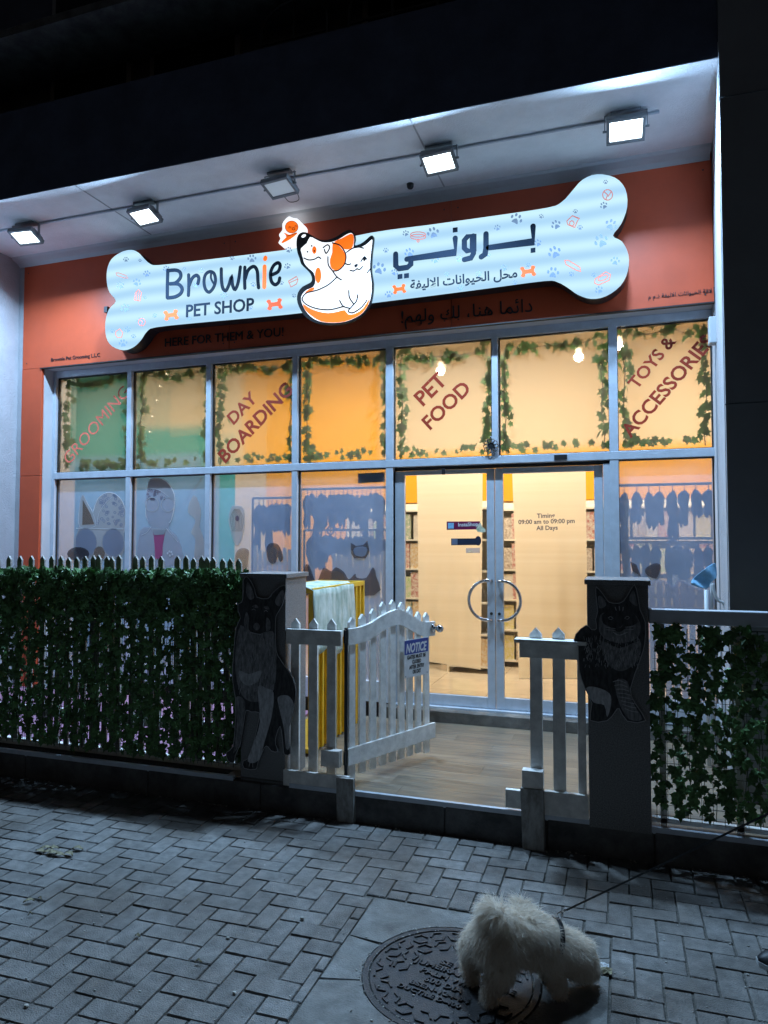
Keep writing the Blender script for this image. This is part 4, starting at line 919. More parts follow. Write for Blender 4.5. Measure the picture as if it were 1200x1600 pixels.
# ================================================================== FLOODLIGHTS
LY, LZ = 5.13, SZ-.13
def flood(px, py, tilt, yaw, lit, label, dotted=False):
    c = P(px, py, Z=LZ-.01); x, y = c.x, c.y
    t = T('floodlight', label, 'floodlight', (x, y, LZ), 'floodlights under the overhang')
    Rm = Matrix.Rotation(yaw, 3, 'Z') @ Matrix.Rotation(-tilt, 3, 'X')
    ax, ay, az = Rm @ Vector((1, 0, 0)), Rm @ Vector((0, 1, 0)), Rm @ Vector((0, 0, 1)); O = Vector((x, y, LZ))
    W, D_, H = .255, .19, .03
    def b_(mb, x0, y0, z0, x1, y1, z1_): return mb.obox(O+ax*x0+ay*y0+az*z0, ax*(x1-x0), ay*(y1-y0), az*(z1_-z0))
    fr_ = MB(); b_(fr_, -W/2, -D_/2, 0, W/2, D_/2, H)
    for a0, b0, a1, b1 in ((-W/2, -D_/2, W/2, -D_/2+.025), (-W/2, D_/2-.025, W/2, D_/2), (-W/2, -D_/2+.025, -W/2+.02, D_/2-.025), (W/2-.02, -D_/2+.025, W/2, D_/2-.025)): b_(fr_, a0, b0, -.012, a1, b1, 0)
    obj('housing', fr_, M['lamp_body'], t, bevel=.003)
    obj('lens', b_(MB(), -W/2+.021, -D_/2+.026, -.004, W/2-.021, D_/2-.026, -.001), M['lamp_glow' if lit else 'lamp_dim'], t)
    if dotted:
        mb = MB()
        for i in range(6):
            for j in range(4): b_(mb, -W/2+.055+i*.036-.004, -D_/2+.055+j*.035-.004, -.007, -W/2+.055+i*.036+.004, -D_/2+.055+j*.035+.004, -.0045)
        obj('led_grid', mb, M['lamp_body'], t)
    fn = MB()
    for k in range(15): b_(fn, -W/2+.03+k*.0145-.002, -D_/2+.05, H, -W/2+.03+k*.0145+.002, D_/2-.01, H+.028)
    obj('heat_sink', fn, M['lamp_body'], t)
    top = SZ-.012; e = W/2+.012; mb = MB(); pL, pR = O+ax*(-e)+az*.01, O+ax*e+az*.01
    for p in (pL, pR): mb.box((p.x-.003, p.y-.012, p.z), (p.x+.003, p.y+.012, top-.012))
    mb.box((pL.x-.003, pL.y-.014, top-.0119), (pR.x+.003, pR.y+.014, top-.004))
    for p, s_ in ((pL, -1), (pR, 1)): mb.tube([p+ax*(-.012*s_), p+ax*(.014*s_)], .008, 8)
    obj('bracket', mb, M['lamp_body'], t)
    obj('mounting_box', MB().box((x-.1, y-.03, SZ-.022), (x+.1, y+.03, SZ-.001)), M['lamp_body'], t)
    if lit:
        L = bpy.data.lights.new('flood_light', 'AREA'); L.shape = 'RECTANGLE'; L.size = W-.06; L.size_y = D_-.07; L.energy = FLOOD_W*lit; L.color = (.42, .68, 1)
        o = bpy.data.objects.new('flood_light', L); COL.objects.link(o); o.parent = t; o.location = (O+az*(-.014))-O
        o.rotation_euler = Rm.to_euler()
flood(40, 372, .36, .1, .8, 'leftmost floodlight with dotted bluish lens under the overhang', True)
flood(226, 340, .38, -.1, 1, 'second floodlight from the left under the overhang', True)
flood(437, 295, .3, -.12, 0, 'unlit floodlight with dangling wire above the chick emblem')
flood(686, 256, .42, -.08, 1.1, 'bright floodlight above the right half of the bone sign')
flood(978, 205, .5, .05, .8, 'rightmost floodlight, tilted outwards, nearest the dark column')
cy_ = P(226, 330, Z=SZ-.02).y
tag(obj('cable_conduit', MB().tube([(-9, LY, SZ-.0105), (-4, LY, SZ-.0105), (.28, LY, SZ-.0105)], .011, 8), M['aluminium']), 'thin grey cable conduit along the soffit linking the floodlights', 'conduit')
c = P(462, 288, Z=SZ-.06); tag(obj('loose_wire', MB().tube(smoothpts([(c.x-.04, c.y, SZ-.01), (c.x+.0, c.y-.01, SZ-.1), (c.x+.03, c.y, SZ-.19), (c.x-.05, c.y, SZ-.2), (c.x-.1, c.y, SZ-.15)], False, 5), .003, 5), M['black']), 'loose black wire dangling beside the unlit floodlight', 'wire')
c = P(641, 291, Z=SZ-.02); tag(obj('soffit_camera', MB().lathe((c.x, c.y, SZ-.045), [(.004, 0), (.02, .006), (.028, .02), (.03, .044)], 14), M['black'], smooth=True), 'tiny black dome on the soffit left of the middle floodlight', 'camera')

# ================================================================== PILLARS, CUT-OUTS
def pillar(x0, x1, y0, y1, label):
    t = T('stone_pillar', label, 'pillar', ((x0+x1)/2, (y0+y1)/2, .15))
    obj('shaft', MB().box((x0, y0, .152), (x1, y1, 1.462)), M['granite'], t, bevel=.003)
    obj('cap_slab', MB().box((x0-.012, y0-.014, 1.4621), (x1+.012, y1+.014, 1.49)), M['granite'], t, bevel=.003)
pillar(-2.36, -2.045, 4.10, 4.41, 'speckled granite pillar left of the picket gate, behind the shepherd dog cut-out')
pillar(-.19, .127, 4.05, 4.36, 'speckled granite pillar right of the entrance, behind the tabby cat cut-out')
def cut(name, label, out, patches, lines, yb, f):
    t = T(name, label, 'cut-out', tuple(P(*f([out[len(out)//2]])[0], Y=yb)))
    q_ = smoothpts(on_plane(f(out), yb), True, 2)
    obj('board', MB().prism((0, yb, 0), *XZ, (0, -.01, 0), q_), M['fur_dark'], t)
    obj('cut_edge', stroke(MB(), q_+[], .0035, yb-.0098, .0015, closed=True, smooth=0, raw=True), M['board_edge'], t)
    for i, (m, pts) in enumerate(patches): obj('fur_patch', plate(MB(), f(pts), yb-.0102-.0006*i, .0005, 3), M[m], t)
    mb = MB()
    for wd, pts in lines: stroke(mb, f(pts), wd, yb-.0102-.0006*len(patches)-.0006, .0006)
    obj('fur_marking', mb, M['fur_light'], t); return t
f4 = lambda L: [(360+x/4.444, 880+y/4.444) for x, y in L]
rr = random.Random(5)
streak = [(.0018, [(x, y), (x+rr.uniform(-6, 6), y+rr.uniform(18, 34))]) for x, y in [(rr.uniform(60, 300), rr.uniform(500, 900)) for _ in range(190)]]
cut('dog_cutout', 'grey printed cut-out of a sitting shepherd dog on the left pillar',
    [(120,93),(150,130),(175,180),(190,235),(265,245),(300,205),(345,165),(388,152),(385,210),(365,290),(330,350),(318,400),(320,560),(335,640),(400,735),(440,800),(460,890),(450,980),(430,1080),(410,1140),(412,1240),(422,1320),(380,1325),(372,1280),(365,1200),(350,1130),(325,1190),(318,1250),(335,1305),(290,1300),(265,1270),(240,1280),(195,1390),(180,1428),(100,1420),(95,1370),(135,1350),(165,1250),(200,1100),(205,1035),(150,1030),(115,1020),(100,1100),(75,1250),(40,1330),(30,1380),(-10,1370),(-20,1310),(25,1270),(40,1100),(40,930),(20,800),(30,600),(45,450),(75,380),(60,330),(60,280),(85,270),(95,200),(95,120)],
    [('fur_mid', [(70,430),(150,500),(290,470),(308,560),(320,660),(300,880),(200,960),(100,940),(45,820),(35,620)]), ('fur_light', [(60,745),(130,770),(215,745),(190,820),(120,850),(70,810)]),
     ('fur_light', [(190,860),(250,870),(300,900),(290,1050),(240,1230),(195,1370),(120,1375),(160,1250),(205,1100)]), ('fur_mid', [(38,930),(100,960),(90,1100),(68,1250),(20,1320),(30,1270),(45,1100)]),
     ('fur_light', [(330,930),(400,920),(440,980),(425,1070),(405,1140),(408,1280),(385,1280),(372,1150),(340,1010)]), ('fur_mid', [(120,130),(150,180),(165,240),(130,250),(110,200)]), ('fur_mid', [(365,185),(370,240),(340,300),(310,270),(330,220)]),
     ('fur_mid', [(110,340),(130,380),(125,450),(150,480),(200,495),(130,500),(95,420)]), ('fur_mid', [(250,380),(275,400),(280,450),(250,470)]), ('fur_mid', [(150,300),(178,288),(196,308),(176,312)]), ('fur_mid', [(232,304),(256,296),(270,318),(248,320)]), ('fur_mid', ring_pts(182, 440, 22, 26))],
    [(.004, [(140,480),(180,490),(210,495)]), (.003, [(135,1385),(130,1410)]), (.003, [(155,1385),(155,1415)]), (.003, [(150,325),(162,318),(174,326)]), (.003, [(236,334),(247,328),(258,336)])]+streak, 4.092, f4)
f6 = lambda L: [(880+x/6.4, 880+y/6.4) for x, y in L]
streak = [(.0018, [(x, y), (x+rr.uniform(-14, 14), y+rr.uniform(24, 50))]) for x, y in [(rr.uniform(200, 780), rr.uniform(720, 1020)) for _ in range(210)]]
stripes = [(.004, [(500+k*16, 1185+k*38), (560+k*18, 1172+k*44), (620+k*18, 1195+k*42)]) for k in range(8)]
cut('cat_cutout', 'dark printed cut-out of a walking long-haired tabby cat on the right pillar',
    [(332,235),(400,310),(455,385),(540,400),(605,375),(660,290),(712,215),(745,320),(770,470),(820,590),(815,800),(770,960),(672,1250),(720,1400),(825,1570),(640,1575),(560,1450),(520,1480),(440,1570),(272,1568),(288,1400),(215,1240),(160,1060),(150,830),(112,810),(125,710),(230,617),(285,662),(335,650),(325,560),(345,480),(328,320)],
    [('fur_mid', [(370,520),(440,490),(500,470),(600,470),(700,500),(770,600),(760,720),(680,780),(560,800),(430,760),(360,680)]), ('fur_mid', [(350,330),(400,350),(430,420),(360,450)]), ('fur_mid', [(700,270),(730,360),(740,430),(660,370)]),
     ('fur_dark', [(390,520),(450,480),(540,460),(640,470),(720,520),(740,600),(640,640),(560,690),(470,640),(400,600)]), 
     ('fur_mid', [(380,780),(560,850),(760,780),(770,900),(700,1020),(560,1080),(430,980)]), ('fur_mid', [(520,1180),(640,1180),(700,1400),(790,1560),(660,1560),(560,1400)]), ('fur_light', [(230,1250),(330,1240),(460,1300),(480,1400),(440,1540),(410,1420),(300,1390)]), ('fur_mid', [(540,610),(565,640),(600,610),(572,650)])],
    [(.004, [(520,440),(530,470)]), (.004, [(560,432),(565,470)]), (.004, [(600,440),(596,475)]), (.003, [(430,640),(520,655)]), (.003, [(430,665),(520,672)]), (.003, [(620,640),(700,630)]), (.003, [(620,665),(700,662)]), (.005, [(500,690),(560,720),(640,690)]), (.0025, [(450,548),(475,534),(500,552)]), (.0025, [(615,550),(640,530),(664,546)]), (.002, [(458,556),(476,563),(494,556)]), (.002, [(622,554),(640,560),(658,552)])]+streak+stripes, 4.042, f6)

# ================================================================== PICKET FENCES AND GATE
def picket_pts(w_p, h, tip): return [(-w_p/2, 0), (w_p/2, 0), (w_p/2, h-tip), (0, h), (-w_p/2, h-tip)]
# left fence behind the ivy
LF = T('picket_fence', 'long white picket fence behind the ivy screen on the left', 'fence', (-3.5, 4.22, FZ))
tips_ = [-3, 15, 32, 50, 68, 82, 96, 108, 121, 134, 147, 155, 168, 176, 187, 212, 224, 238, 252, 278, 292, 303.5, 316, 325, 335, 350, 362, 375]
for px in tips_:
    a = P(px, 869 if px < 300 else 869+(px-300)*.08, Y=4.215); lean = rr.uniform(-.02, .02)+(.05 if px > 330 else 0)
    h = a.z-.22+rr.uniform(-.01, .01)
    obj('picket', MB().prism((a.x+lean*1.2, 4.205, .22), (1, 0, 0), (-lean, 0, 1), (0, .016, 0), picket_pts(.042, h, .03)), M['worn_paint'], LF)
x = P(-3, 869, Y=4.215).x-.07
while x > -6.4: obj('picket', MB().prism((x, 4.205, .22), (1, 0, 0), (0, 0, 1), (0, .016, 0), picket_pts(.042, 1.37, .03)), M['worn_paint'], LF); x -= .075
for z in (.4, 1.3): obj('rail', MB().box((-6.4, 4.222, z), (-2.42, 4.245, z+.07)), M['white_paint'], LF)
def ivy_screen(name_label, x0, x1, y, z0, z1, col, step, size, dens, seed, ragged=.05, top_dense=0):
    t = T('ivy_screen', name_label, 'ivy', ((x0+x1)/2, y, z0)); r = random.Random(seed); mb = MB()
    x = x0+.01
    while x < x1: mb.box((x-.0012, y+.004, z0-.02), (x+.0012, y+.0064, z1)); x += .055
    z = z0
    while z < z1: mb.box((x0, y+.0066, z-.0011), (x1, y+.0086, z+.0011)); z += .055
    obj('wire_mesh', mb, M['wire'], t); pl = []
    x = x0+col/2
    while x < x1:
        zb_ = z0-ragged*r.random()+.03; z = z1-r.random()*.03; sway = r.uniform(0, 6)
        while z > zb_:
            for k in range(2 if r.random() < dens-1 else 1):
                if r.random() > dens: continue
                s = size*r.uniform(.75, 1.2); pl.append((x+r.gauss(0, col*.34)+.012*math.sin(z*5+sway), y-r.uniform(.002, .03), z+r.uniform(-.012, .012)+s*.3, s, r.uniform(-.7, .5), r.uniform(-.9, .9), r.uniform(-.7, .7)))
            z -= step*r.uniform(.8, 1.2)
        x += col*r.uniform(.9, 1.1)
    for k in range(int(top_dense*(x1-x0))):
        s = size*r.uniform(.8, 1.2); pl.append((r.uniform(x0, x1), y-r.uniform(.0, .05), z1-r.random()**1.6*.34+.01, s, r.uniform(-.8, .8), r.uniform(-1.5, 1.5), r.uniform(-.8, .8)))
    st = MB(); x = x0+col/2
    while x < x1: st.tube([(x+.01*math.sin(i*1.7+x*9), y-.004, z1+(z0-z1)*i/8) for i in range(9)], .0022, 4); x += col
    obj('stem', st, M['ivy_stem'], t); put_leaves(t, pl)
ivy_screen('dense dark green ivy screen covering the picket fence on the left', -5.6, -2.37, 4.165, .225, 1.485, .05, .043, .058, 1.75, 3, .05, 420)
ivy_screen('green ivy strings on wire mesh below the metal handrail on the right', .145, 1.75, 4.085, .245, 1.235, .068, .038, .058, 1.75, 4, .03, 60)
obj('picket_base', MB().box((-6.4, 4.2, FZ), (-2.38, 4.25, .222)), M['white_paint'], LF)

# handrail on the right
HRY = 4.1
HR = T('handrail', 'grey metal handrail above the ivy screen on the right', 'handrail', (1.2, HRY, FZ))
obj('top_beam', MB().box((.128, HRY-.03, 1.258), (3.2, HRY+.045, 1.335)), M['aluminium'], HR, bevel=.006)
for x in (.19, .56, 1.0, 1.5): obj('post', MB().box((x-.016, HRY+.004, FZ), (x+.016, HRY+.036, 1.2578)), M['white_paint'], HR)
obj('bottom_rail', MB().box((.13, HRY+.004, .2), (3.2, HRY+.035, .225)), M['white_paint'], HR)

# left fixed section, hinge post
G = T('gate_side_fence', 'short white picket section fixed between the left pillar and the gate', 'fence', (-1.85, 4.13, FZ))
for px, top in ((462.5, 966), (490.5, 966.5), (518.7, 967)):
    a = P(px, top, Y=4.15); obj('picket', MB().prism((a.x, 4.14, .235), (1, 0, 0), (0, 0, 1), (0, .018, 0), picket_pts(.058, a.z-.235, .035)), M['white_paint'], G, bevel=.0015)
obj('rail', MB().box((-2.043, 4.105, 1.045), (-1.668, 4.139, 1.14)), M['white_paint'], G, bevel=.002)
obj('base_board', MB().box((-2.043, 4.075, .165), (-1.60, 4.1, .262)), M['white_paint'], G, bevel=.002)
obj('hinge_block', MB().box((-1.79, 4.085, .305), (-1.668, 4.139, .405)), M['white_paint'], G, bevel=.002)
tag(obj('wooden_stake', MB().prism((-1.66, 4.04, .0), (1, 0, 0), (.0, 0, 1), (0, .028, 0), [(0, 0), (.105, 0), (.1, .262), (-.005, .258)]), M['worn_paint'], bevel=.003), 'worn white board standing against the kerb below the gate hinge', 'board')
# gate
G0, G1 = Vector((-1.64, 4.13, 0)), Vector((-1.29, 4.93, 0)); gd = (G1-G0).normalized(); gn = Vector((gd.y, -gd.x, 0))
GT = T('picket_gate', 'white arched picket gate standing open into the terrace', 'gate', (G0.x, G0.y, .2))
for s, top in ((.055, 1.219), (.15, 1.233), (.25, 1.26), (.345, 1.299), (.441, 1.306), (.532, 1.285), (.62, 1.248), (.711, 1.207), (.801, 1.194)):
    obj('picket', MB().prism(G0+gd*s-gn*.018+Vector((0, 0, .235)), gd, (0, 0, 1), gn*.018, picket_pts(.052, top-.235, .03)), M['white_paint'], GT, bevel=.0015)
    obj('picket_foot', MB().obox(G0+gd*(s-.026)-gn*.018+Vector((0, 0, .215)), gd*.052, gn*.018, Vector((0, 0, .0195))), M['white_paint'], GT) if s in (.055, .801) else None
tp = smoothpts([(.0, 1.152), (.1, 1.155), (.2, 1.172), (.33, 1.216), (.467, 1.241), (.57, 1.207), (.7, 1.147), (.78, 1.13), (.87, 1.128)], False, 4)
obj('arched_rail', MB().prism(G0+gn*.001, gd, (0, 0, 1), gn*.02, [tuple(p) for p in tp]+[(p[0], p[1]-.1) for p in tp[::-1]]), M['white_paint'], GT, bevel=.002)
obj('bottom_rail', MB().obox(G0+gn*.001+Vector((0, 0, .31)), gd*.87, gn*.02, Vector((0, 0, .105))), M['white_paint'], GT, bevel=.002)
obj('hinge_stile', MB().obox(G0-gd*.010-gn*.008+Vector((0, 0, .22)), gd*.009, gn*.024, Vector((0, 0, .94))), M['dark_steel'], GT, bevel=.002)
for z in (1.07, .33): obj('hinge', MB().tube([G0-gd*.035+gn*.024+Vector((0, 0, z)), G0-gd*.035+gn*.024+Vector((0, 0, z+.08))], .009, 8), M['dark_steel'], GT)
kp = G0+gd*.845+gn*.021+Vector((0, 0, 1.085))
kn = MB(); 
kn.tube([kp, kp+gn*.012], .03, 16); kn.tube([kp+gn*.012, kp+gn*.04], .011, 10); kn.ball(kp+gn*.06, .028, k=16)
obj('knob', kn, M['chrome'], GT, smooth=True)
# NOTICE board hanging on the gate
NB = T('notice_board', 'white NOTICE sign with blue header screwed to the gate', 'sign', tuple(G0+gd*.74+gn*.03+Vector((0, 0, .78))))
def PG(px, py, lift):
    d = _r*((px-600)/FPX)+_u*(-(py-800)/FPX)+_f; O = G0+gn*lift; t = (O-_C).dot(gn)/d.dot(gn); q = _C+d*t; return (q-G0).dot(gd), q.z
g7 = lambda x, y, l=.028: PG(350+x/3.243, 860+y/3.243, l)
s0 = g7(912, 500)[0]; s1 = g7(1035, 500)[0]; za, zb2 = g7(975, 447)[1], g7(975, 637)[1]; zm = g7(975, 520)[1]
obj('board', MB().obox(G0+gd*s0+gn*.0262+Vector((0, 0, zb2)), gd*(s1-s0), gn*.003, Vector((0, 0, za-zb2))), M['white_board'], NB, bevel=.0008)
obj('blue_header', MB().obox(G0+gd*(s0+.004)+gn*.0293+Vector((0, 0, zm)), gd*(s1-s0-.008), gn*.0007, Vector((0, 0, za-zm-.004))), M['sign_blue'], NB)
def ntext(b_, a0, a1, z, h, m, bold=.02, shear=0): text('lettering', b_, G0+gd*(s0+(s1-s0)*a0)+gn*.0302+Vector((0, 0, z)), G0+gd*(s0+(s1-s0)*a1)+gn*.0302+Vector((0, 0, z)), (0, 0, 1), M[m], NB, h=h, th=.0008, bold=bold, shear=shear)
ntext('NOTICE', .07, .93, zm+.012, (za-zm)*.62, 'white_board', .035, .25)
lh = (zm-zb2)/4.6
for k, (b_, a0, a1) in enumerate((('GATES MUST BE', .12, .88), ('CLOSED', .32, .68), ('AFTER ENTRY', .2, .82), ('OR EXIT', .34, .68))): ntext(b_, a0, a1, zm-lh*(k+1)+.002, lh*.74, 'black', .03)
for a0 in (.06, .94):
    for z in (za-.012, zb2+.012): obj('screw', MB().tube([G0+gd*(s0+(s1-s0)*a0)+gn*.0293+Vector((0, 0, z)), G0+gd*(s0+(s1-s0)*a0)+gn*.032+Vector((0, 0, z))], .003, 8), M['dark_steel'], NB)

# right fixed section
RG = T('entrance_side_fence', 'short white picket section fixed to the right pillar', 'fence', (-.4, 4.06, FZ))
for px in (837, 872.5):
    a = P(px, 980.5, Y=4.1); obj('picket', MB().prism((a.x, 4.09, .3 if px > 850 else .33), (1, 0, 0), (0, 0, 1), (0, .018, 0), picket_pts(.066, a.z-(.3 if px > 850 else .33), .035)), M['white_paint'], RG, bevel=.0015)
obj('cap_rail', MB().box((-.585, 4.02, 1.13), (-.193, 4.115, 1.15)), M['white_paint'], RG, bevel=.002)
obj('rail', MB().box((-.56, 4.055, 1.045), (-.193, 4.089, 1.1295)), M['white_paint'], RG, bevel=.002)
obj('end_board', MB().box((-.248, 4.09, .3), (-.205, 4.115, 1.13)), M['white_paint'], RG, bevel=.002)
obj('base_board', MB().box((-.43, 4.055, .185), (-.193, 4.085, .315)), M['white_paint'], RG, bevel=.002)
obj('stub_board', MB().box((-.645, 4.06, .2), (-.53, 4.09, .3)), M['white_paint'], RG, bevel=.002)
obj('foot_block', MB().box((-.548, 4.03, .33), (-.433, 4.088, .425)), M['white_paint'], RG, bevel=.002)
tag(obj('wooden_stake', MB().prism((-.553, 4.02, .0), (1, 0, 0), (.0, 0, 1), (0, .034, 0), [(.01, 0), (.125, 0), (.12, .326), (0, .326)]), M['worn_paint'], bevel=.003), 'worn white board standing against the kerb right of the entrance', 'board')

# yellow ribbed metal box with a draped cloth, behind the left pillar
YB = T('yellow_cabinet', 'yellow ribbed metal box standing behind the left pillar', 'cabinet', (-2.2, 5.15, FZ))
xa = -2.10
obj('frame', MB().box((xa-.4, 4.62, FZ+.02), (xa-.012, 5.68, FZ+.05)).box((xa-.4, 4.62, 1.325), (xa+.012, 4.66, 1.362)).box((xa-.012, 4.66, 1.325), (xa+.012, 5.68, 1.362)).box((xa-.4, 4.66, 1.325), (xa-.376, 5.68, 1.362)).box((xa-.4, 5.64, 1.325), (xa-.012, 5.68, 1.361)), M['yellow_metal'], YB, bevel=.002)
for k in range(13):
    y = 4.64+k*.086; obj('rib', MB().box((xa-.012, y-.014, FZ+.021), (xa+.010, y+.014, 1.324)), M['yellow_metal'], YB, bevel=.002)
obj('side_sheet', MB().box((xa-.03, 4.63, FZ+.06), (xa-.014, 5.67, 1.32)), M['yellow_metal'], YB)
for k in range(4): obj('rib', MB().box((xa-.39+k*.1, 4.615, FZ+.021), (xa-.365+k*.1, 4.63, 1.324)), M['yellow_metal'], YB)
for y in (4.64, 5.66):
    for x in (xa-.39, xa-.01): obj('leg', MB().box((x-.012, y-.012, FZ), (x+.012, y+.012, FZ+.02)), M['yellow_metal'], YB)
vs, fs = [], []; nu, nv = 26, 14
for i in range(nu+1):
    y = 4.60+.80*i/nu
    hem = .40+.05*math.sin(i*.55)+.10*(1-abs(i/nu-.45)*2)
    for k in range(nv+1):
        t_ = k/nv
        if t_ < .25: x_, z_ = xa-.3+(.3+.016)*t_/.25, 1.368
        else:
            u_ = (t_-.25)/.75; x_, z_ = xa+.02+.016*math.sin(i*1.3)*u_+.01*u_, 1.366-hem*u_
        vs.append((x_, y+.02*math.sin(k*.8+i)*.3, z_))
fs = [(i*(nv+1)+k, i*(nv+1)+k+1, (i+1)*(nv+1)+k+1, (i+1)*(nv+1)+k) for i in range(nu) for k in range(nv)]
o = obj('draped_cloth', MB().add(vs, fs), M['cloth_green'], smooth=True); sd = o.modifiers.new('Solidify', 'SOLIDIFY'); sd.thickness = .004; sd.offset = 1
tag(o, 'pale green and white patterned cloth draped over the yellow metal box', 'cloth')

# tap pipes, hose and blue cloth beside the dark column
py_ = 5.3
a = P(1112, 915, Y=py_); 
tag(obj('stand_pipe', MB().tube([(a.x, py_, FZ), (a.x, py_, a.z+.02), (a.x+.02, py_, a.z+.1)], .011, 8).tube([(a.x-.035, py_, FZ), (a.x-.035, py_, a.z-.03)], .014, 8), M['hose'], smooth=True), 'pair of grey pipes rising beside the dark column', 'pipe')
hp = [P(x, y, Y=py_-.04) for x, y in ((1114, 912), (1116, 925), (1122, 938), (1133, 950))]; hp += [hp[-1]+Vector((.0, .0, -.3)), Vector((hp[-1].x-.03, py_-.04, FZ+.01))]
tag(obj('hose', MB().tube(smoothpts([tuple(p) for p in hp], False, 5), .01, 8), M['hose'], smooth=True), 'bent white hose hanging beside the dark column', 'hose')
zz = lambda L: [(1080+x/10, 860+y/10) for x, y in L]
top = zz([(385, 195), (330, 205), (240, 265), (130, 350), (20, 440), (0, 500)]); bot = zz([(395, 440), (330, 470), (290, 530), (265, 610), (150, 590), (10, 525)])
vs = []
for i, (a_1, b_1) in enumerate(zip(top, bot)):
    for k in range(6):
        t_ = k/5; x, y = a_1[0]+(b_1[0]-a_1[0])*t_, a_1[1]+(b_1[1]-a_1[1])*t_; vs.append(tuple(P(x, y, Y=py_-.1+.03*math.sin(i*1.9+k*.7))))
o = obj('blue_cloth', MB().add(vs, [(i*6+k, i*6+k+1, (i+1)*6+k+1, (i+1)*6+k) for i in range(5) for k in range(5)]), M['cloth_blue'], smooth=True)
sb = o.modifiers.new('Subsurf', 'SUBSURF'); sb.levels = sb.render_levels = 2; sd = o.modifiers.new('Solidify', 'SOLIDIFY'); sd.thickness = .004
tag(o, 'light blue cloth hanging over the pipes beside the dark column', 'cloth')
a, b = P(1107, 497, Y=5.7), P(1120, 537, Y=5.7)
wb = T('wall_box', 'small grey electrical box high on the column reveal above the shop window', 'box', (a.x, 5.7, b.z))
obj('casing', MB().box((a.x, 5.66, b.z), (b.x, 5.76, a.z)), M['hose'], wb, bevel=.006); obj('cable', MB().tube([(b.x-.01, 5.72, a.z), (b.x, 5.75, a.z+.12), (b.x-.005, 5.76, a.z+.25)], .004, 6), M['black'], wb)

# ================================================================== MANHOLE
mc = Vector((MC.x, MC.y, 0)); MH = T('manhole_cover', 'round dark cast iron sewer manhole cover with raised lettering', 'manhole cover', (MC.x, MC.y, 0))
obj('lid', MB().lathe((MC.x, MC.y, -.03), [(.30, 0), (.318, 0), (.318, .026), (.314, .029)], 64), M['iron'], MH)
mb = MB(); k = 64; vs = []
for r_, z in ((.3225, -.03), (.3225, .0), (.345, .0), (.348, -.03)):
    for j in range(k): vs.append((MC.x+r_*math.cos(2*PI*j/k), MC.y+r_*math.sin(2*PI*j/k), z))
mb.add(vs, [(i*k+j, i*k+(j+1) % k, (i+1)*k+(j+1) % k, (i+1)*k+j) for i in range(3) for j in range(k)]); obj('rim', mb, M['iron'], MH)
TA = math.radians(-11.8); td = Vector((math.cos(TA), math.sin(TA), 0)); tu = Vector((-math.sin(TA), math.cos(TA), 0))
for bd, u0, u1, v, h in (('DUBAI', .02, .17, .185, .03), ('SEWERAGE', -.07, .2, .045, .03), ('JUMEIRAH VILLAGE', -.165, .26, .005, .03), ('PALM WATER', -.115, .19, -.04, .03), ('600 DIA', -.075, .085, -.085, .03), ('BSEN-124-94', -.115, .13, -.128, .024), ('DUCTILE D-400', -.145, .115, -.168, .024)):
    text('lettering', bd, mc+td*u0+tu*v+Vector((0, 0, -.0008)), mc+td*u1+tu*v+Vector((0, 0, -.0008)), tu, M['iron'], MH, h=h, th=.0065, bold=.022, res=2)
def hexa(cx, cy, r_, a0, gap):
    mb = MB()
    for k in range(6):
        if k in gap: continue
        a, b = a0+k*PI/3, a0+(k+1)*PI/3; p, q_ = Vector((cx+r_*math.cos(a), cy+r_*math.sin(a), -.0009)), Vector((cx+r_*math.cos(b), cy+r_*math.sin(b), -.0009))
        d = (q_-p).normalized(); n_ = Vector((-d.y, d.x, 0))*.004; mb.obox(p-n_-d*.002, (q_-p)+d*.004, n_*2, Vector((0, 0, .006)))
    obj('raised_hexagon', mb, M['iron'], MH)
for ring_r, cnt in ((.27, 22), (.2, 16)):
    for j in range(cnt):
        a = 2*PI*j/cnt; x, y = MC.x+ring_r*math.cos(a), MC.y+ring_r*math.sin(a)
        u, v = (Vector((x, y, 0))-mc).dot(td), (Vector((x, y, 0))-mc).dot(tu)
        if ring_r < .25 and -.2 < v < .1 and u > -.17: continue
        if ring_r < .25 and v > .1 and 0 < u < .2: continue
        if ring_r > .25 and u > .2 and -.05 < v < .1: continue
        hexa(x, y, .031, a+PI/6, (1, 4) if j % 2 else (0, 3))
gr = MB(); r_ = random.Random(8)
for k in range(170):
    a = r_.uniform(0, 2*PI); rad = r_.uniform(.318, .324) if r_.random() < .5 else r_.uniform(.345, .358); s = r_.uniform(.0015, .0045); gr.ball((MC.x+rad*math.cos(a), MC.y+rad*math.sin(a), s*.2), s, s*.8, s*.7, 6)
o = obj('grit', gr, M['pebble']); tag(o, 'pale grit lying in the ring around the manhole cover', 'grit'); o['kind'] = 'stuff'

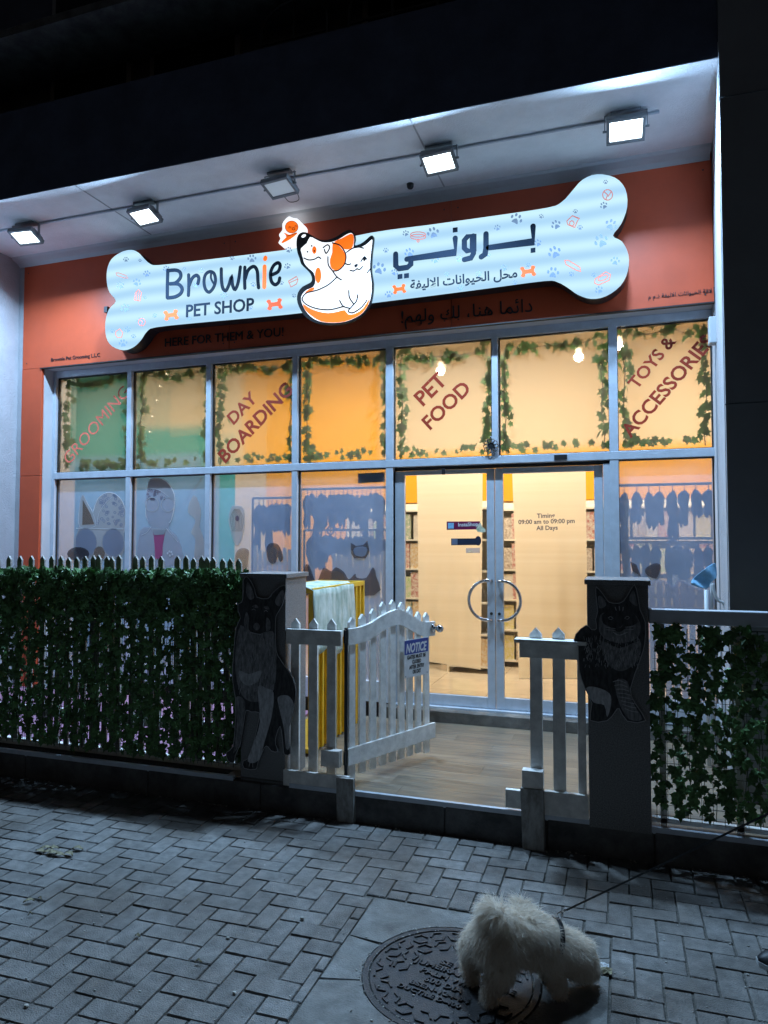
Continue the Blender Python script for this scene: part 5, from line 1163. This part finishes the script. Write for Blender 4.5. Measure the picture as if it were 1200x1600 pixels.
# ================================================================== LITTER
gr = MB(); r_ = random.Random(12)
for k in range(420):
    p = P(r_.uniform(-20, 1220), r_.uniform(1290, 1600), Z=0)
    if p.y > KY-.03: continue
    s = r_.choice((.001, .0015, .002, .0035))*r_.uniform(.7, 1.3); gr.ball((p.x, p.y, s*.5), s*r_.uniform(.8, 1.8), s, s*.7, 5)
for k in range(260):
    x = r_.uniform(-4.2, .9); s = r_.uniform(.001, .004); gr.ball((x, KY-.012-abs(r_.gauss(0, .015)), s*.4), s*1.5, s, s, 5)
o = obj('gravel_specks', gr, M['pebble']); tag(o, 'tiny pale specks of grit scattered over the pavers', 'grit'); o['kind'] = 'stuff'
for i, (px, py, s, lb) in enumerate(((45, 1411, .05, 'dry curled leaf left of the pavement specks at the left edge'), (62, 1407, .025, 'small pale stone chip beside the curled leaf on the left'), (47, 1432, .02, 'pale pebble below the curled leaf on the left'), (215, 1466, .03, 'thin dry leaf curl on the pavers near the lower left centre'),
     (41, 1574, .018, 'small pebble at the lower left corner'), (310, 1507, .03, 'dry leaf curl left of the concrete apron'), (356, 1468, .018, 'little brown chip of wood on the pavers'), (94, 1331, .07, 'heap of dead leaves at the upper left of the pavement'), (366, 1553, .015, 'pebble near the bottom left of the concrete apron'), (472, 1437, .02, 'white chip beside the upper corner of the apron'))):
    p = P(px, py, Z=0); mb = MB(); r_ = random.Random(i)
    if 'leaf' in lb or 'leaves' in lb:
        for j in range(9 if 'heap' in lb else 1):
            cx, cy = p.x+(r_.uniform(-.11, .11) if 'heap' in lb else 0), p.y+(r_.uniform(-.05, .05) if 'heap' in lb else 0); a = r_.uniform(-.4, .9); n = 7; v = []
            for q_ in range(n+1):
                t_ = q_/n; w2_ = s*.22*math.sin(PI*t_)+.001; X = (t_-.5)*s; Z = .004+.01*math.sin(PI*t_)*r_.uniform(.6, 1.3)
                for sg in (-1, 0, 1): v.append((cx+X*math.cos(a)-sg*w2_*math.sin(a), cy+X*math.sin(a)+sg*w2_*math.cos(a), Z+abs(sg)*.006))
            mb.add(v, [(i_*3+k_, i_*3+k_+1, i_*3+k_+4, i_*3+k_+3) for i_ in range(n) for k_ in range(2)])
        tag(obj('dry_leaf', mb, M['leaf_dry']), lb, 'leaf')
    else:
        mb.ball((p.x, p.y, s*.3), s*.6, s*.45, s*.35, 7); o = obj('pebble', mb, M['pebble']); tag(o, lb, 'pebble')
# crumpled leaf in front of the dog's nose
p = P(945, 1520, Z=0)
for i, (dx, dy, m, lb) in enumerate(((0, 0, 'leaf_dry', 'crumpled yellow-green leaf in front of the dog'), (-.012, .03, 'white_board', 'scrap of white tissue behind the crumpled leaf'))):
    r_ = random.Random(30+i); v = []; n = 7
    for a_i in range(n):
        for b_i in range(n): v.append((p.x+dx+(a_i/(n-1)-.5)*.055, p.y+dy+(b_i/(n-1)-.5)*.035, .006+r_.random()*.014*(1-abs(a_i/(n-1)-.5))))
    tag(obj('scrap', MB().add(v, [(a_i*n+b_i, a_i*n+b_i+1, (a_i+1)*n+b_i+1, (a_i+1)*n+b_i) for a_i in range(n-1) for b_i in range(n-1)]), M[m]), lb, 'litter')
# shoe at the right edge
p = P(1184, 1506, Z=0); sh = T('shoe', 'black shoe toe entering at the right edge of the picture', 'shoe', (p.x+.13, p.y+.01, 0))
v = []; prof = [(0, .015, .03), (.03, .04, .055), (.08, .05, .065), (.14, .048, .085), (.19, .042, .11), (.24, .036, .115), (.27, .02, .10)]
for (X, wd, h) in prof:
    for j in range(9):
        a = PI*j/8; v.append((p.x+X, p.y+wd*math.cos(a), .018+(h-.018)*math.sin(a)))
ub = MB().add(v, [(i*9+j, i*9+j+1, (i+1)*9+j+1, (i+1)*9+j) for i in range(6) for j in range(8)]+[tuple(range(9)), tuple(range(54, 63))[::-1]])
obj('upper', ub, M['shoe'], sh, smooth=True)
obj('sole', MB().prism((0, 0, .001), (1, 0, 0), (0, 1, 0), (0, 0, .018), [(p.x+X-(.004 if X == 0 else 0), p.y+wd+.003) for X, wd, h in prof]+[(p.x+X, p.y-wd-.003) for X, wd, h in prof[::-1]]), M['rubber'], sh)

# ================================================================== DOG
import bmesh
DX = -.025
DG = T('dog', 'small fluffy white dog seen from behind, sniffing the manhole cover', 'dog', (-.33, 2.78, 0))
nodes = [(-.43, 2.705, .262, .090), (-.352, 2.75, .238, .066), (-.275, 2.79, .195, .070), (-.215, 2.825, .15, .056), (-.155, 2.865, .105, .068), (-.118, 2.885, .06, .044), (-.10, 2.895, .035, .02),
 (-.425, 2.675, .18, .052), (-.40, 2.66, .11, .036), (-.455, 2.655, .06, .024), (-.458, 2.645, .022, .024), (-.435, 2.63, .014, .02),
 (-.495, 2.735, .17, .052), (-.525, 2.745, .115, .046), (-.55, 2.75, .06, .026), (-.54, 2.745, .02, .022), (-.52, 2.735, .014, .018),
 (-.235, 2.765, .13, .034), (-.225, 2.765, .065, .025), (-.215, 2.765, .018, .024), (-.195, 2.765, .013, .018),
 (-.29, 2.85, .12, .03), (-.285, 2.865, .06, .023), (-.275, 2.865, .018, .022), (-.255, 2.865, .013, .017),
 (-.455, 2.695, .29, .02), (-.465, 2.68, .325, .022), (-.43, 2.665, .335, .022), (-.40, 2.65, .30, .018)]
edges = [(0,1),(1,2),(2,3),(3,4),(4,5),(5,6),(0,7),(7,8),(8,9),(9,10),(10,11),(0,12),(12,13),(13,14),(14,15),(15,16),(2,17),(17,18),(18,19),(19,20),(2,21),(21,22),(22,23),(23,24),(0,25),(25,26),(26,27),(27,28)]
me = bpy.data.meshes.new('dog_skel'); me.from_pydata([n_[:3] for n_ in nodes], edges, []); so = bpy.data.objects.new('dog_skel', me); COL.objects.link(so)
so.modifiers.new('Skin', 'SKIN'); so.modifiers.new('Sub', 'SUBSURF').levels = 2
for i, n_ in enumerate(nodes): me.skin_vertices[0].data[i].radius = (n_[3]*1.1, n_[3]*1.1)
me.skin_vertices[0].data[0].use_root = True
bpy.context.view_layer.update(); dg = bpy.context.evaluated_depsgraph_get()
bm_ = bpy.data.meshes.new_from_object(so.evaluated_get(dg)); bpy.data.objects.remove(so)
body = MB(); body.add([v_.co.copy() for v_ in bm_.vertices], [tuple(f_.vertices) for f_ in bm_.polygons])
obj('body', body, M['dog_skin'], DG, smooth=True)
# ears and head details
hd = Vector((-.15, 2.865, .115))
obj('ear', MB().ball(hd+Vector((-.005, -.055, .0)), .022, .012, .045, 10), M['dog_fur'], DG, smooth=True); obj('ear', MB().ball(hd+Vector((-.03, .05, .0)), .022, .012, .045, 10), M['dog_fur'], DG, smooth=True)
obj('nose', MB().ball((-.083, 2.903, .028), .011, k=8), M['black'], DG, smooth=True)
for sy_ in (-.02, .018): obj('eye', MB().ball((-.118+.0, 2.885+sy_*1.3, .098), .007, k=8), M['black'], DG, smooth=True)
# fur: clumped strands grown from the body surface
fr_ = random.Random(77); fur = MB(); tris = []
bm_.calc_loop_triangles(); areas = []; tot = 0
for t_ in bm_.loop_triangles: tot += t_.area; areas.append(tot)
import bisect
def sample():
    k = bisect.bisect(areas, fr_.random()*tot); k = min(k, len(areas)-1); t_ = bm_.loop_triangles[k]; a, b, c = [bm_.vertices[i].co for i in t_.vertices]
    u, v = fr_.random(), fr_.random()
    if u+v > 1: u, v = 1-u, 1-v
    p = a+(b-a)*u+(c-a)*v; n_ = (bm_.vertices[t_.vertices[0]].normal*(1-u-v)+bm_.vertices[t_.vertices[1]].normal*u+bm_.vertices[t_.vertices[2]].normal*v).normalized(); return p, n_
axis = Vector((.3, .17, 0)).normalized()
fv, ff = [], []
for cidx in range(9000):
    p, n_ = sample(); low = p.z < .05
    ln = (.010 if low else .018 if p.z < .15 else .040)*fr_.uniform(.7, 1.25)
    crest = max(0, min(1, (p.z-.27)/.06))
    g_ = Vector((0, 0, -1))+axis*(-.55 if p.x < -.36 else .35)*(.6+crest)+(p-Vector((-.40, 2.70, p.z)))*1.2*crest
    g_ += Vector((fr_.gauss(0, .45), fr_.gauss(0, .45), fr_.gauss(0, .35)))
    flow = (g_-n_*g_.dot(n_)*.92); flow = flow.normalized() if flow.length > .05 else n_.copy()
    lift = .48+.5*crest*fr_.random()+fr_.uniform(0, .2)
    tipc = p+n_*ln*lift+flow*ln; cs_ = fr_.uniform(.004, .011)
    for s_ in range(9):
        q0 = p+Vector((fr_.gauss(0, .0055), fr_.gauss(0, .0055), fr_.gauss(0, .0055))); tip = tipc+Vector((fr_.gauss(0, cs_), fr_.gauss(0, cs_), fr_.gauss(0, cs_)))
        if tip.z < .002: tip.z = .002+fr_.random()*.004
        mid = q0.lerp(tip, .45)+n_*ln*.2; side = (tip-q0).cross(Vector((fr_.gauss(0, 1), fr_.gauss(0, 1), fr_.gauss(0, 1)))).normalized()*.0007
        b0 = len(fv); fv += [q0-side, q0+side, mid-side*.8, mid+side*.8, tip]; ff += [(b0, b0+1, b0+3, b0+2), (b0+2, b0+3, b0+4)]
fur.v = fv; fur.f = ff
obj('fur', fur, M['dog_fur'], DG)
# harness, ring and lead
hc = Vector((-.24, 2.81, .178)); hx = Vector((.86, .42, -.28)).normalized(); hu = Vector((0, 0, 1)); hu = (hu-hx*hu.dot(hx)).normalized(); hs = hx.cross(hu)
HN = T('dog_harness', 'black harness strap around the chest of the white dog', 'harness', tuple(hc))
pts = [hc+hu*(.083*math.sin(t_))+hs*(.080*math.cos(t_)) for t_ in [2*PI*k/26 for k in range(26)]]
v = []
for p in pts: v += [p-hx*.009, p+hx*.009, p+hx*.009+(p-hc).normalized()*.003, p-hx*.009+(p-hc).normalized()*.003]
obj('strap', MB().add(v, [(i*4+j, i*4+(j+1) % 4, ((i+1) % 26)*4+(j+1) % 4, ((i+1) % 26)*4+j) for i in range(26) for j in range(4)]), M['black'], HN)
rp = hc+hu*.092; obj('ring', MB().tube([rp+hx*.011*math.cos(t_)+hu*(.012+.011*math.sin(t_)) for t_ in [2*PI*k/14 for k in range(14)]], .002, 6, closed=True), M['chrome'], HN)
LD = T('dog_lead', 'thin black dog lead running up to the right from the harness', 'lead', tuple(rp+hu*.02))
e0 = rp+hu*.022; e1 = P(1240, 1262, Y=2.35)
obj('clip', MB().tube([e0, e0.lerp(e1, .035)], .005, 8).ball(e0.lerp(e1, .02), .007, k=8), M['chrome'], LD, smooth=True)
dd = (e1-e0).normalized(); sd_ = dd.cross(Vector((0, 0, 1))).normalized()
obj('strap', MB().obox(e0.lerp(e1, .036)-sd_*.001-Vector((0, 0, .006)), (e1-e0)*.964, sd_*.0025, Vector((0, 0, .008))), M['black'], LD)
for o in (DG, HN, LD): o.location.x -= .03
